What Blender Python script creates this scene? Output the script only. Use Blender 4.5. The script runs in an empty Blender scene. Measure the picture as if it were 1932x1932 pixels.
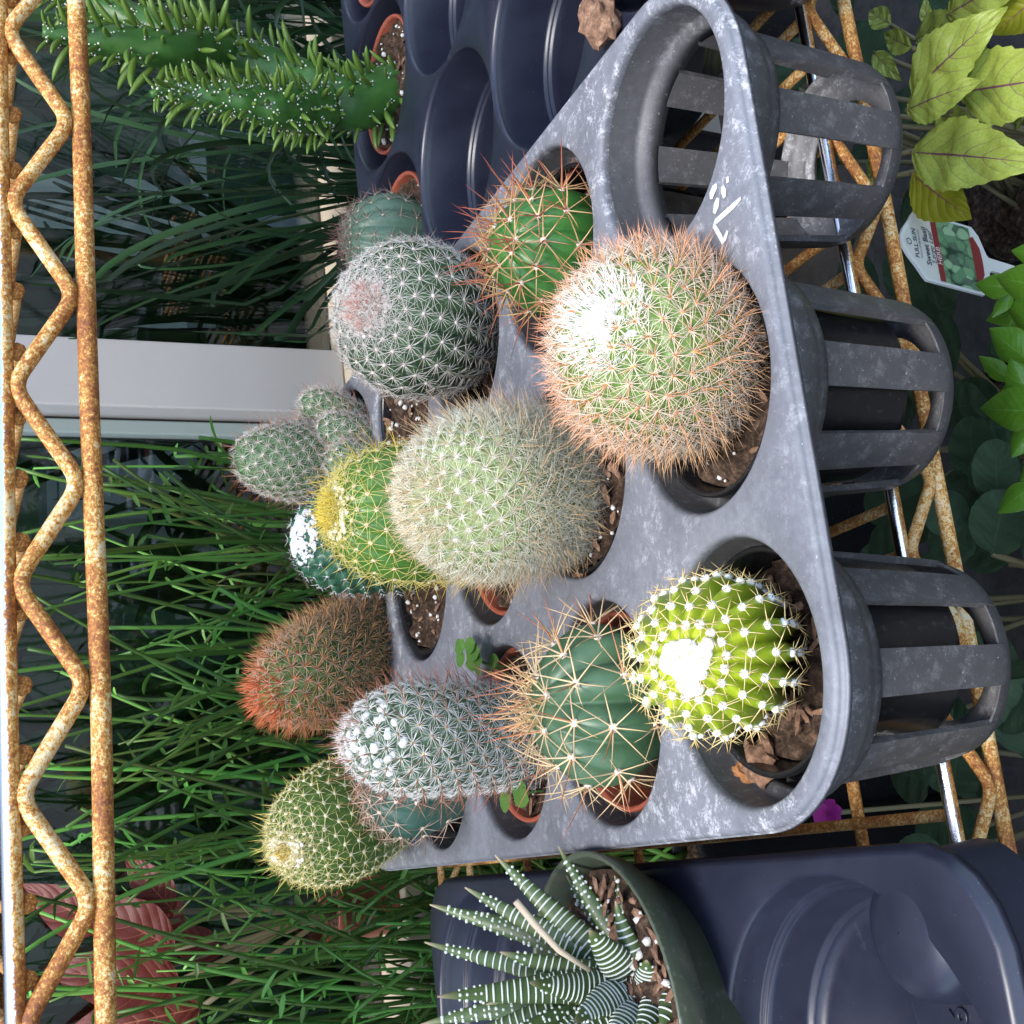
import bpy, math, random
import numpy as np
from mathutils import Matrix, Vector

# ------------------------------------------------------------------ camera / light
S = 0.22                      # one working unit (camera height above the cactus tray) in metres
CZ = 0.75                     # camera height above the ground
sc = bpy.context.scene
FPX = 2500.0                  # focal length in pixels of a 1932 px wide picture
TH, YAW = math.radians(23.8), math.radians(15.6)
FW = np.array([math.sin(YAW)*math.cos(TH), math.cos(YAW)*math.cos(TH), -math.sin(TH)])
RT = np.array([math.cos(YAW), -math.sin(YAW), 0.0])
UP = np.cross(RT, FW)
cam = bpy.data.cameras.new('camera')
cam.sensor_width = 36; cam.lens = 36*FPX/1932; cam.clip_start = 0.01; cam.clip_end = 500
co = bpy.data.objects.new('camera', cam); sc.collection.objects.link(co); sc.camera = co
# the phone was held sideways: image-left is up in the world
M = Matrix(((-UP[0], RT[0], -FW[0], 0), (-UP[1], RT[1], -FW[1], 0), (-UP[2], RT[2], -FW[2], CZ), (0, 0, 0, 1)))
co.matrix_world = M

SUN_EL, SUN_AZ = math.radians(62), math.radians(212)   # azimuth from +Y clockwise: behind and left of the camera
w = bpy.data.worlds.new('World'); sc.world = w; w.use_nodes = True
nt = w.node_tree; nt.nodes.clear()
sky = nt.nodes.new('ShaderNodeTexSky'); sky.sky_type = 'NISHITA'; sky.sun_disc = False
sky.sun_elevation = SUN_EL; sky.sun_rotation = SUN_AZ; sky.air_density = 1.0; sky.dust_density = 1.2
bg = nt.nodes.new('ShaderNodeBackground'); bg.inputs[1].default_value = 0.15
ow = nt.nodes.new('ShaderNodeOutputWorld')
nt.links.new(sky.outputs[0], bg.inputs[0]); nt.links.new(bg.outputs[0], ow.inputs[0])
sl = bpy.data.lights.new('sun', 'SUN'); sl.energy = 1.5; sl.angle = math.radians(20); sl.color = (1, 0.96, 0.90)
so = bpy.data.objects.new('sun', sl); sc.collection.objects.link(so)
sd = Vector((math.sin(SUN_AZ)*math.cos(SUN_EL), math.cos(SUN_AZ)*math.cos(SUN_EL), math.sin(SUN_EL)))
so.rotation_euler = (-sd).to_track_quat('-Z', 'Y').to_euler(); so.location = (0, -2, 4)
sc.view_settings.view_transform = 'Standard'; sc.view_settings.look = 'None'
sc.view_settings.gamma = 1; sc.view_settings.use_curve_mapping = False
sc.view_settings.exposure = 1.52

# ------------------------------------------------------------------ helpers
rnd = random.Random(7); rs = np.random.RandomState(11)
TAU = 2*math.pi
def A(*v): return np.array(v, float)
def W(p): return Vector((p[0]*S, p[1]*S, CZ+p[2]*S))
def ray(px, py): return FW*FPX + RT*(966-py) - UP*(px-966)
def pix_y(px, py, y):
    d = ray(px, py); return d*(y/d[1])
def pix_z(px, py, z):
    d = ray(px, py); return d*(z/d[2])
def unit(v): v = np.asarray(v, float); return v/np.linalg.norm(v)
def frame(a):
    a = unit(a); h = A(1, 0, 0) if abs(a[0]) < .8 else A(0, 1, 0)
    e1 = unit(np.cross(a, h)); e2 = np.cross(a, e1); return a, e1, e2
ORG = {}
def link(o): sc.collection.objects.link(o); return o
def tag(o, label=None, cat=None, group=None, kind=None):
    if label: o['label'] = label
    if cat: o['category'] = cat
    if group: o['group'] = group
    if kind: o['kind'] = kind
    return o
def thing(name, origin, label, cat, group=None):
    o = bpy.data.objects.new(name, None); link(o); o.empty_display_size = .02
    o.location = W(origin); ORG[o] = A(*origin); return tag(o, label, cat, group)
def mesh(name, V, F, mat, smooth=True, col=None, uv=None, scale=S):
    me = bpy.data.meshes.new(name)
    V = np.asarray(V, float)*scale
    me.from_pydata(V.tolist(), [], F if isinstance(F, list) else F.tolist())
    if col is not None:
        ca = me.color_attributes.new('Col', 'FLOAT_COLOR', 'POINT')
        c4 = np.ones((len(V), 4), np.float32); c4[:, :3] = col; ca.data.foreach_set('color', c4.ravel())
    if uv is not None:
        ul = me.uv_layers.new(name='UVMap'); idx = np.zeros(len(me.loops), np.int32); me.loops.foreach_get('vertex_index', idx)
        ul.data.foreach_set('uv', np.asarray(uv, np.float32)[idx].ravel())
    if smooth: me.polygons.foreach_set('use_smooth', np.ones(len(me.polygons), bool))
    if mat: me.materials.append(mat)
    me.update(); return me
def obj(name, V, F, mat, parent=None, origin=None, smooth=True, kind=None, col=None, uv=None, label=None, cat=None, group=None):
    """V in camera-centred units. A child sits at its parent's origin."""
    if parent is not None: org = ORG[parent]
    else: org = A(*origin) if origin is not None else np.asarray(V).min(0)*A(0, 0, 1)+np.asarray(V).mean(0)*A(1, 1, 0)
    o = bpy.data.objects.new(name, mesh(name, np.asarray(V)-org, F, mat, smooth, col, uv)); link(o); ORG[o] = org
    if parent is not None: o.parent = parent
    else: o.location = W(org)
    return tag(o, label, cat, group, kind)
def inst(name, me, mat4, parent):
    o = bpy.data.objects.new(name, me); link(o); o.parent = parent; o.matrix_basis = mat4; ORG[o] = ORG[parent]; return o
def place(org, pos, x, y, z, s=1.0):
    """matrix: local axes x,y,z (unit) at pos (units) relative to origin org"""
    p = (np.asarray(pos)-org)*S
    m = Matrix.Identity(4)
    for i, a in enumerate((x, y, z)):
        for r in range(3): m[r][i] = float(a[r])*s
    for r in range(3): m[r][3] = p[r]
    return m
def shade_auto(o, ang=35):
    me = o.data
    try: me.set_sharp_from_angle(angle=math.radians(ang))
    except Exception: pass
class MB:
    def __init__(s): s.V = []; s.F = []; s.C = []; s.U = []; s.n = 0
    def add(s, V, F, C=None, U=None):
        V = np.asarray(V, float); n = s.n
        s.V.append(V)
        if isinstance(F, np.ndarray): F = F.tolist()
        s.F += [[i+n for i in f] for f in F]
        if C is not None: s.C.append(np.broadcast_to(np.asarray(C, float), (len(V), 3)))
        if U is not None: s.U.append(np.asarray(U, float))
        s.n += len(V); return s
    def get(s): return np.concatenate(s.V), s.F
    def obj(s, name, mat, parent=None, **k):
        V, F = s.get()
        return obj(name, V, F, mat, parent, col=np.concatenate(s.C) if s.C else None, uv=np.concatenate(s.U) if s.U else None, **k)
def grid_faces(nu, nv, wrap=False):
    F = []
    for i in range(nu-1):
        for j in range(nv if wrap else nv-1):
            j2 = (j+1) % nv; F.append([i*nv+j, i*nv+j2, (i+1)*nv+j2, (i+1)*nv+j])
    return F
def tube(path, r, n=8, caps=True):
    path = np.asarray(path, float); m = len(path); r = np.broadcast_to(np.asarray(r, float), (m,))
    T = np.gradient(path, axis=0); T /= np.linalg.norm(T, axis=1)[:, None]+1e-12
    a, e1, e2 = frame(T[0]); V = []
    for i in range(m):
        e1 = e1 - T[i]*np.dot(e1, T[i]); e1 /= np.linalg.norm(e1); e2 = np.cross(T[i], e1)
        for k in range(n):
            t = TAU*k/n; V.append(path[i]+(e1*math.cos(t)+e2*math.sin(t))*r[i])
    F = grid_faces(m, n, True)
    if caps: F.append(list(range(n))[::-1]); F.append([(m-1)*n+k for k in range(n)])
    return np.array(V), F
def box(lo, hi):
    x0, y0, z0 = lo; x1, y1, z1 = hi
    V = A(x0, y0, z0, x1, y0, z0, x1, y1, z0, x0, y1, z0, x0, y0, z1, x1, y0, z1, x1, y1, z1, x0, y1, z1).reshape(8, 3)
    return V, [[0, 3, 2, 1], [4, 5, 6, 7], [0, 1, 5, 4], [1, 2, 6, 5], [2, 3, 7, 6], [3, 0, 4, 7]]
def lathe(prof, c, n=48, close=False, a0=0, a1=TAU):
    """prof: list of (r,z) ; about vertical axis through c"""
    full = abs(a1-a0-TAU) < 1e-6
    k = n if full else n+1
    ang = a0+(a1-a0)*np.arange(k)/n
    V = np.array([[c[0]+r*math.cos(t), c[1]+r*math.sin(t), c[2]+z] for r, z in prof for t in ang])
    return V, grid_faces(len(prof), k, full)
# cheap value noise for shaping
_perm = rs.rand(64, 64, 64)
def vnoise(p, f):
    q = np.asarray(p)*f; i = np.floor(q).astype(int); t = q-i; t = t*t*(3-2*t); o = 0
    for dx in (0, 1):
        for dy in (0, 1):
            for dz in (0, 1):
                wgt = (t[:, 0] if dx else 1-t[:, 0])*(t[:, 1] if dy else 1-t[:, 1])*(t[:, 2] if dz else 1-t[:, 2])
                o = o+wgt*_perm[(i[:, 0]+dx) % 64, (i[:, 1]+dy) % 64, (i[:, 2]+dz) % 64]
    return o-.5
_phi = (1+5**.5)/2
ICO_V = np.array([(-1, _phi, 0), (1, _phi, 0), (-1, -_phi, 0), (1, -_phi, 0), (0, -1, _phi), (0, 1, _phi), (0, -1, -_phi), (0, 1, -_phi), (_phi, 0, -1), (_phi, 0, 1), (-_phi, 0, -1), (-_phi, 0, 1)])/math.sqrt(1+_phi*_phi)
ICO_F = [[0, 11, 5], [0, 5, 1], [0, 1, 7], [0, 7, 10], [0, 10, 11], [1, 5, 9], [5, 11, 4], [11, 10, 2], [10, 7, 6], [7, 1, 8], [3, 9, 4], [3, 4, 2], [3, 2, 6], [3, 6, 8], [3, 8, 9], [4, 9, 5], [2, 4, 11], [6, 2, 10], [8, 6, 7], [9, 8, 1]]
def blobs(P, R, jitter=.25, squash=None):
    mb = MB()
    for p, r in zip(P, R):
        v = ICO_V*(1+jitter*(rs.rand(12, 1)-.5)*2)
        if squash is not None: v = v*squash
        mb.add(v*r+p, ICO_F)
    return mb

# ------------------------------------------------------------------ materials
MATS = {}
def mat(name, col=(.5, .5, .5), rough=.5, spec=.5, metal=0, build=None):
    if name in MATS: return MATS[name]
    m = bpy.data.materials.new(name); m.use_nodes = True; n = m.node_tree.nodes; b = n['Principled BSDF']
    b.inputs['Base Color'].default_value = (*col, 1); b.inputs['Roughness'].default_value = rough
    b.inputs['Specular IOR Level'].default_value = spec; b.inputs['Metallic'].default_value = metal
    if build: build(m.node_tree, b)
    MATS[name] = m; return m
def node(t, typ, **k):
    n = t.nodes.new(typ)
    for a, v in k.items(): setattr(n, a, v)
    return n
def objco(t, sc_=1.0):
    c = node(t, 'ShaderNodeTexCoord'); mp = node(t, 'ShaderNodeMapping'); mp.inputs['Scale'].default_value = (sc_,)*3
    t.links.new(c.outputs['Object'], mp.inputs['Vector']); return mp.outputs[0]
def noise(t, vec, scale, detail=4, rough=.6, dist=0):
    n = node(t, 'ShaderNodeTexNoise'); n.inputs['Scale'].default_value = scale; n.inputs['Detail'].default_value = detail
    n.inputs['Roughness'].default_value = rough; n.inputs['Distortion'].default_value = dist; t.links.new(vec, n.inputs['Vector']); return n.outputs['Fac']
def ramp(t, fac, stops):
    r = node(t, 'ShaderNodeValToRGB'); e = r.color_ramp.elements
    while len(e) < len(stops): e.new(.5)
    for el, (p, c) in zip(e, stops): el.position = p; el.color = (*c, 1) if len(c) == 3 else c
    t.links.new(fac, r.inputs[0]); return r.outputs[0]
def mixc(t, fac, a, b, mode='MIX'):
    m = node(t, 'ShaderNodeMix', data_type='RGBA', blend_type=mode)
    if isinstance(fac, (int, float)): m.inputs[0].default_value = fac
    else: t.links.new(fac, m.inputs[0])
    for s, v in ((6, a), (7, b)):
        if isinstance(v, tuple): m.inputs[s].default_value = (*v, 1)
        else: t.links.new(v, m.inputs[s])
    return m.outputs[2]
def math_(t, op, a, b=None):
    m = node(t, 'ShaderNodeMath', operation=op)
    for s, v in ((0, a), (1, b)):
        if v is None: continue
        if isinstance(v, (int, float)): m.inputs[s].default_value = v
        else: t.links.new(v, m.inputs[s])
    return m.outputs[0]
def bump(t, b, h, strength=.3, dist=.001):
    n = node(t, 'ShaderNodeBump'); n.inputs['Strength'].default_value = strength; n.inputs['Distance'].default_value = dist
    t.links.new(h, n.inputs['Height']); t.links.new(n.outputs[0], b.inputs['Normal'])

def b_dusty(amount, base=(.026, .027, .032), dust=(.44, .46, .52)):
    def f(t, b):
        v = objco(t); n1 = noise(t, v, 24, 6, .7, .6); n2 = noise(t, v, 420, 3, .6); n3 = noise(t, v, 170, 8, .8, .15); n4 = noise(t, v, 1500, 2, .5)
        gp = node(t, 'ShaderNodeNewGeometry'); sep = node(t, 'ShaderNodeSeparateXYZ'); t.links.new(gp.outputs['Normal'], sep.inputs[0])
        up = node(t, 'ShaderNodeMapRange'); up.inputs[1].default_value = -.1; up.inputs[2].default_value = .95; up.inputs[3].default_value = .32; up.inputs[4].default_value = 1
        t.links.new(sep.outputs[2], up.inputs[0])
        film = math_(t, 'ADD', math_(t, 'MULTIPLY', n1, .75), math_(t, 'MULTIPLY', n2, .28))
        film = math_(t, 'MULTIPLY', math_(t, 'MULTIPLY', film, up.outputs[0]), amount)
        c1 = mixc(t, film, base, dust)
        scale_ = ramp(t, math_(t, 'ADD', n3, math_(t, 'MULTIPLY', n4, .2)), [(.615, (0, 0, 0)), (.78, (1, 1, 1))])
        sc2 = math_(t, 'MULTIPLY', math_(t, 'MULTIPLY', math_(t, 'MULTIPLY', scale_, up.outputs[0]), ramp(t, noise(t, v, 9, 3, .5), [(.4, (.15, .15, .15)), (.62, (1, 1, 1))])), 1.25*min(1, amount))
        c2 = mixc(t, sc2, c1, (.66, .67, .70))
        speck = ramp(t, noise(t, v, 1100, 1, .4), [(.745, (0, 0, 0)), (.77, (1, 1, 1))])
        c3 = mixc(t, math_(t, 'MULTIPLY', speck, .35), c2, (.6, .6, .6))
        t.links.new(c3, b.inputs['Base Color'])
        b.inputs['Roughness'].default_value = .52
        bump(t, b, math_(t, 'ADD', n3, math_(t, 'MULTIPLY', n2, .6)), .25, .0006)
    return f
m_dust = mat('dusty_black_plastic', build=b_dusty(.66))
m_dust2 = mat('worn_black_plastic', build=b_dusty(.42, (.028, .027, .028), (.44, .44, .46)))
def b_black(t, b):
    v = objco(t); n1 = noise(t, v, 30, 5, .65); n3 = noise(t, v, 1300, 2, .5)
    sp = ramp(t, n3, [(.735, (0, 0, 0)), (.76, (1, 1, 1))])
    c = mixc(t, math_(t, 'MULTIPLY', n1, .10), (.006, .007, .016), (.20, .23, .36))
    blot = ramp(t, noise(t, v, 45, 6, .8, 1.5), [(.62, (0, 0, 0)), (.80, (1, 1, 1))])
    c = mixc(t, math_(t, 'MULTIPLY', blot, .12), c, (.5, .52, .58))
    c = mixc(t, math_(t, 'MULTIPLY', sp, .25), c, (.5, .5, .52))
    t.links.new(c, b.inputs['Base Color']); r = math_(t, 'ADD', math_(t, 'MULTIPLY', n1, .25), .22)
    t.links.new(r, b.inputs['Roughness'])
m_black = mat('glossy_black_plastic', spec=.6, build=b_black)
def b_pot(c0, c1, rough, sp=.18):
    def f(t, b):
        v = objco(t); n1 = noise(t, v, 40, 5, .65); n2 = noise(t, v, 500, 2, .5)
        c = mixc(t, n1, c0, c1); c = mixc(t, math_(t, 'MULTIPLY', ramp(t, n2, [(.6, (0, 0, 0)), (.75, (1, 1, 1))]), sp), c, (.5, .5, .48))
        t.links.new(c, b.inputs['Base Color']); b.inputs['Roughness'].default_value = rough
    return f
m_blackpot = mat('black_pot', build=b_pot((.007, .007, .008), (.014, .014, .016), .26, .05))
m_terra = mat('terracotta_plastic', build=b_pot((.30, .070, .038), (.36, .095, .055), .5))
m_greenpot = mat('olive_green_pot', build=b_pot((.060, .075, .048), (.080, .095, .062), .35))
def b_soil(t, b):
    v = objco(t); n1 = noise(t, v, 260, 6, .75); n2 = noise(t, v, 60, 3, .6)
    c = ramp(t, n1, [(.3, (.016, .010, .007)), (.48, (.060, .038, .026)), (.62, (.17, .11, .075)), (.78, (.36, .27, .19))])
    t.links.new(mixc(t, math_(t, 'MULTIPLY', n2, .5), c, (.03, .02, .014)), b.inputs['Base Color']); b.inputs['Roughness'].default_value = .95; b.inputs['Specular IOR Level'].default_value = .15
    bump(t, b, n1, .9, .002)
m_soil = mat('potting_soil', build=b_soil)
m_perlite = mat('perlite', (.62, .61, .57), .9, .2)
def b_bark(t, b):
    v = objco(t); n1 = noise(t, v, 300, 5, .7)
    t.links.new(ramp(t, n1, [(.3, (.07, .035, .02)), (.55, (.22, .12, .07)), (.75, (.45, .3, .2))]), b.inputs['Base Color']); b.inputs['Roughness'].default_value = .9; bump(t, b, n1, .6, .001)
m_bark = mat('bark', build=b_bark)
def b_rust(chrome=False):
    def f(t, b):
        v = objco(t); n1 = noise(t, v, 620, 5, .75, .3); n2 = noise(t, v, 38, 3, .6); n3 = noise(t, v, 1500, 3, .7)
        x = math_(t, 'ADD', math_(t, 'ADD', math_(t, 'MULTIPLY', n1, .55), math_(t, 'MULTIPLY', n2, .42)), math_(t, 'MULTIPLY', n3, .38))
        c = ramp(t, x, [(.575, (.66, .56, .38)), (.615, (.67, .44, .14)), (.66, (.48, .215, .040)), (.72, (.31, .110, .028)), (.82, (.15, .045, .018))])
        t.links.new(c, b.inputs['Base Color']); b.inputs['Roughness'].default_value = .62
        bump(t, b, math_(t, 'ADD', n1, n3), .12 if chrome else .6, .0004)
        if chrome:
            gp = node(t, 'ShaderNodeNewGeometry'); sep = node(t, 'ShaderNodeSeparateXYZ'); t.links.new(gp.outputs['Normal'], sep.inputs[0])
            k = math_(t, 'ADD', sep.outputs[2], math_(t, 'MULTIPLY', math_(t, 'SUBTRACT', n1, .5), 1.6))
            k = ramp(t, k, [(.10, (0, 0, 0)), (.26, (1, 1, 1))])
            t.links.new(mixc(t, k, c, (.80, .80, .82)), b.inputs['Base Color']); t.links.new(k, b.inputs['Metallic'])
            t.links.new(math_(t, 'SUBTRACT', .62, math_(t, 'MULTIPLY', k, .5)), b.inputs['Roughness'])
    return f
m_rust = mat('rusty_zinc_wire', build=b_rust()); m_chrome = mat('half_rusted_chrome', build=b_rust(True))
def b_attr(rough, spec, sss=0):
    def f(t, b):
        a = node(t, 'ShaderNodeAttribute', attribute_name='Col'); t.links.new(a.outputs['Color'], b.inputs['Base Color'])
        b.inputs['Roughness'].default_value = rough; b.inputs['Specular IOR Level'].default_value = spec
    return f
m_spine = mat('spine', build=b_attr(.55, .3)); m_wool = mat('areole_wool', build=b_attr(1, .1))
def m_body(name, c0, c1, rough=.38, spec=.45, valley=None):
    def f(t, b):
        v = objco(t); n1 = noise(t, v, 55, 4, .6); n2 = noise(t, v, 700, 3, .6)
        c = mixc(t, ramp(t, n1, [(.35, (0, 0, 0)), (.65, (1, 1, 1))]), c0, c1)
        a = node(t, 'ShaderNodeAttribute', attribute_name='Col'); c = mixc(t, 1.0, c, a.outputs['Color'], 'MULTIPLY')
        scar = ramp(t, noise(t, v, 130, 4, .7), [(.72, (0, 0, 0)), (.76, (1, 1, 1))])
        c = mixc(t, math_(t, 'MULTIPLY', scar, .4), c, (.22, .17, .09))
        t.links.new(c, b.inputs['Base Color']); b.inputs['Roughness'].default_value = rough; b.inputs['Specular IOR Level'].default_value = spec
        b.inputs['Subsurface Weight'].default_value = .12; b.inputs['Subsurface Radius'].default_value = (.004, .006, .002); b.inputs['Subsurface Scale'].default_value = .5
        bump(t, b, n2, .12, .0005)
    return mat(name, build=f)
def m_leaf(name, c0, c1, vein, vw=.06, rough=.42, transl=.25, side=True):
    """leaf with UV: u along the length, v across (-1..1 stored 0..1)"""
    def f(t, b):
        uvn = node(t, 'ShaderNodeUVMap'); sep = node(t, 'ShaderNodeSeparateXYZ'); t.links.new(uvn.outputs[0], sep.inputs[0])
        u = sep.outputs[0]; a = math_(t, 'ABSOLUTE', math_(t, 'SUBTRACT', math_(t, 'MULTIPLY', sep.outputs[1], 2), 1))
        v = objco(t); n1 = noise(t, v, 60, 4, .6)
        c = mixc(t, ramp(t, n1, [(.35, (0, 0, 0)), (.65, (1, 1, 1))]), c0, c1)
        mid = math_(t, 'LESS_THAN', a, math_(t, 'SUBTRACT', vw, math_(t, 'MULTIPLY', u, vw*.75)))
        ph = math_(t, 'FRACT', math_(t, 'ADD', math_(t, 'SUBTRACT', math_(t, 'MULTIPLY', u, 7.5), math_(t, 'MULTIPLY', math_(t, 'POWER', a, 1.2), 2.3)), math_(t, 'MULTIPLY', n1, .12)))
        sv = math_(t, 'LESS_THAN', math_(t, 'ABSOLUTE', math_(t, 'SUBTRACT', ph, .5)), .036)
        k = math_(t, 'MAXIMUM', mid, math_(t, 'MULTIPLY', sv, .7 if side else 0)); k = math_(t, 'MULTIPLY', k, math_(t, 'SUBTRACT', 1.0, math_(t, 'MULTIPLY', a, .7)))
        c = mixc(t, k, c, vein); t.links.new(c, b.inputs['Base Color'])
        b.inputs['Roughness'].default_value = rough
        hb = math_(t, 'ABSOLUTE', math_(t, 'SUBTRACT', ph, .5)); bump(t, b, math_(t, 'SUBTRACT', 1.0, math_(t, 'POWER', math_(t, 'MULTIPLY', hb, 2.0), 3.0)) if not side else math_(t, 'POWER', math_(t, 'MULTIPLY', math_(t, 'SUBTRACT', .5, hb), -2.0), 2.0), .22 if side else .10, .002)
        tr = node(t, 'ShaderNodeBsdfTranslucent'); t.links.new(c, tr.inputs[0]); mx = node(t, 'ShaderNodeMixShader'); mx.inputs[0].default_value = transl
        t.links.new(b.outputs[0], mx.inputs[1]); t.links.new(tr.outputs[0], mx.inputs[2]); t.links.new(mx.outputs[0], t.nodes['Material Output'].inputs[0])
    return mat(name, build=f)

# ------------------------------------------------------------------ setting: ground, window wall, room behind the glass
GZ = -CZ/S
def b_ground(t, b):
    v = objco(t); n1 = noise(t, v, 40, 6, .7); n2 = noise(t, v, 6, 3, .6)
    t.links.new(mixc(t, math_(t, 'MULTIPLY', n2, .6), ramp(t, n1, [(.3, (.02, .018, .016)), (.7, (.09, .08, .07))]), (.035, .032, .028)), b.inputs['Base Color']); b.inputs['Roughness'].default_value = .9
    bump(t, b, n1, .5, .004)
m_ground = mat('dark_gravel_ground', build=b_ground)
V = A(-200, -200, GZ, 200, -200, GZ, 200, 200, GZ, -200, 200, GZ).reshape(4, 3)
obj('ground', V, [[0, 1, 2, 3]], m_ground, origin=(0, 0, GZ), kind='structure')
def b_paint(t, b):
    v = objco(t); n1 = noise(t, v, 12, 5, .65); n2 = noise(t, v, 260, 2, .5)
    c = mixc(t, n1, (.36, .37, .39), (.46, .455, .45)); dirt = ramp(t, noise(t, v, 90, 6, .8, 1), [(.62, (0, 0, 0)), (.75, (1, 1, 1))])
    t.links.new(mixc(t, math_(t, 'MULTIPLY', dirt, .25), c, (.25, .23, .2)), b.inputs['Base Color']); b.inputs['Roughness'].default_value = .5
m_paint = mat('pale_grey_paint', build=b_paint)
m_putty = mat('grey_green_paint', (.24, .30, .30), .5); m_seal = mat('black_rubber', (.015, .016, .018), .6)
m_cream = mat('cream_wood', (.55, .47, .34), .6)
m_wall = mat('rendered_wall', (.3, .29, .27), .85)
def b_glass(t, b):
    t.nodes.remove(b); g = node(t, 'ShaderNodeBsdfGlossy'); g.inputs['Roughness'].default_value = .015; tr = node(t, 'ShaderNodeBsdfTransparent'); tr.inputs[0].default_value = (.86, .92, .90, 1)
    fr = node(t, 'ShaderNodeFresnel'); fr.inputs[0].default_value = 1.5; mx = node(t, 'ShaderNodeMixShader')
    k = math_(t, 'MULTIPLY', fr.outputs[0], 2.4)
    t.links.new(k, mx.inputs[0]); t.links.new(tr.outputs[0], mx.inputs[1]); t.links.new(g.outputs[0], mx.inputs[2]); t.links.new(mx.outputs[0], t.nodes['Material Output'].inputs[0])
m_glass = mat('window_glass', build=b_glass)
YW = 4.72
win = thing('window', (1.8, YW, -1.5), 'large greenhouse window with pale grey mullion behind the wire shelf', 'window')
def bx(name, lo, hi, m, parent, **k):
    V, F = box(lo, hi); o = obj(name, V, F, m, parent, smooth=False, **k)
    bv = o.modifiers.new('bevel', 'BEVEL'); bv.width = .0016; bv.segments = 2; return o
bx('mullion', (1.668, YW-.14, -1.46), (1.925, YW+.10, 2.2), m_paint, win)
bx('glazing_strip', (1.600, YW-.04, -1.46), (1.654, YW+.05, 2.2), m_putty, win)
bx('seal', (1.6545, YW-.02, -1.46), (1.6675, YW+.05, 2.2), m_seal, win); bx('seal', (1.9255, YW-.06, -1.46), (1.945, YW+.05, 2.2), m_seal, win)
bx('glazing_strip', (1.9455, YW-.03, -1.46), (1.962, YW+.05, 2.2), m_putty, win)
bx('pane', (-3.2, YW, -1.46), (1.598, YW+.02, 2.2), m_glass, win)
bx('pane', (1.964, YW, -1.46), (6.6, YW+.02, 2.2), m_glass, win)
bx('sill', (-3.3, YW-.32, -1.60), (6.7, YW+.12, -1.462), m_cream, win)
bx('jamb', (-3.4, YW-.14, -1.46), (-3.2, YW+.12, 2.2), m_paint, win)
bx('jamb', (6.6, YW-.14, -1.46), (6.8, YW+.12, 2.2), m_paint, win)
V, F = box((-12, YW-.10, GZ), (14, YW+.14, -1.602)); obj('wall', V, F, m_wall, origin=(1, YW, GZ), smooth=False, label='low rendered wall under the greenhouse window', cat='wall')
V, F = box((-12, YW-.10, 2.202), (14, YW+.14, 7)); obj('wall', V, F, m_wall, origin=(1, YW, 2.2), smooth=False, label='rendered wall above the greenhouse window', cat='wall')
# greenhouse room
m_room = mat('dark_green_shade_cloth', (.05, .085, .05), .95)
rm = MB(); rm.add(*box((-9, 10.5, GZ), (14, 10.7, 4))); rm.add(*box((-9, YW+.3, 3.2), (14, 10.5, 3.3))); rm.add(*box((-9.2, YW+.3, GZ), (-9, 10.7, 4))); rm.add(*box((14, YW+.3, GZ), (14.2, 10.7, 4)))
rm.obj('greenhouse_room', m_room, origin=(1, 10, GZ), smooth=False, label='dark shade cloth walls of the greenhouse room behind the glass', cat='room')

# ------------------------------------------------------------------ wire shelving unit
YF = 1.567
unit_ = thing('wire_shelving_unit', (.6, YF, GZ), 'rusty wire shelving unit with zigzag front rails', 'shelf')
X0, X1, YB = -2.6, 3.9, 3.75
def wire(name, path, r, m, n=10, parent=unit_, col=None):
    V, F = tube(path, r, n); return obj(name, V, F, m, parent)
def zig(x0, x1, zt, zb, y, first):
    P = []; per = .2385; k0 = int((x0-first)/per)-1
    pts = []
    k = k0
    while first+k*per < x1:
        xa = first+k*per
        pts.append((xa, zb)); pts.append((xa+per/2, zt)); k += 1
    pts = [p for p in pts if x0 < p[0] < x1]
    for i in range(len(pts)):
        a = A(*pts[i])
        prev = A(*pts[i-1]) if i else a; nxt = A(*pts[i+1]) if i < len(pts)-1 else a
        rr = .022
        if i == 0 or i == len(pts)-1: P.append(a); continue
        d0 = unit(prev-a); d1 = unit(nxt-a)
        q0 = a+d0*rr; q1 = a+d1*rr
        for t in (0, .25, .5, .75, 1): P.append((1-t)**2*q0+2*t*(1-t)*a+t*t*q1)
    return np.array([(p[0], y, p[1]) for p in P])
def sag(x): return 0
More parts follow.
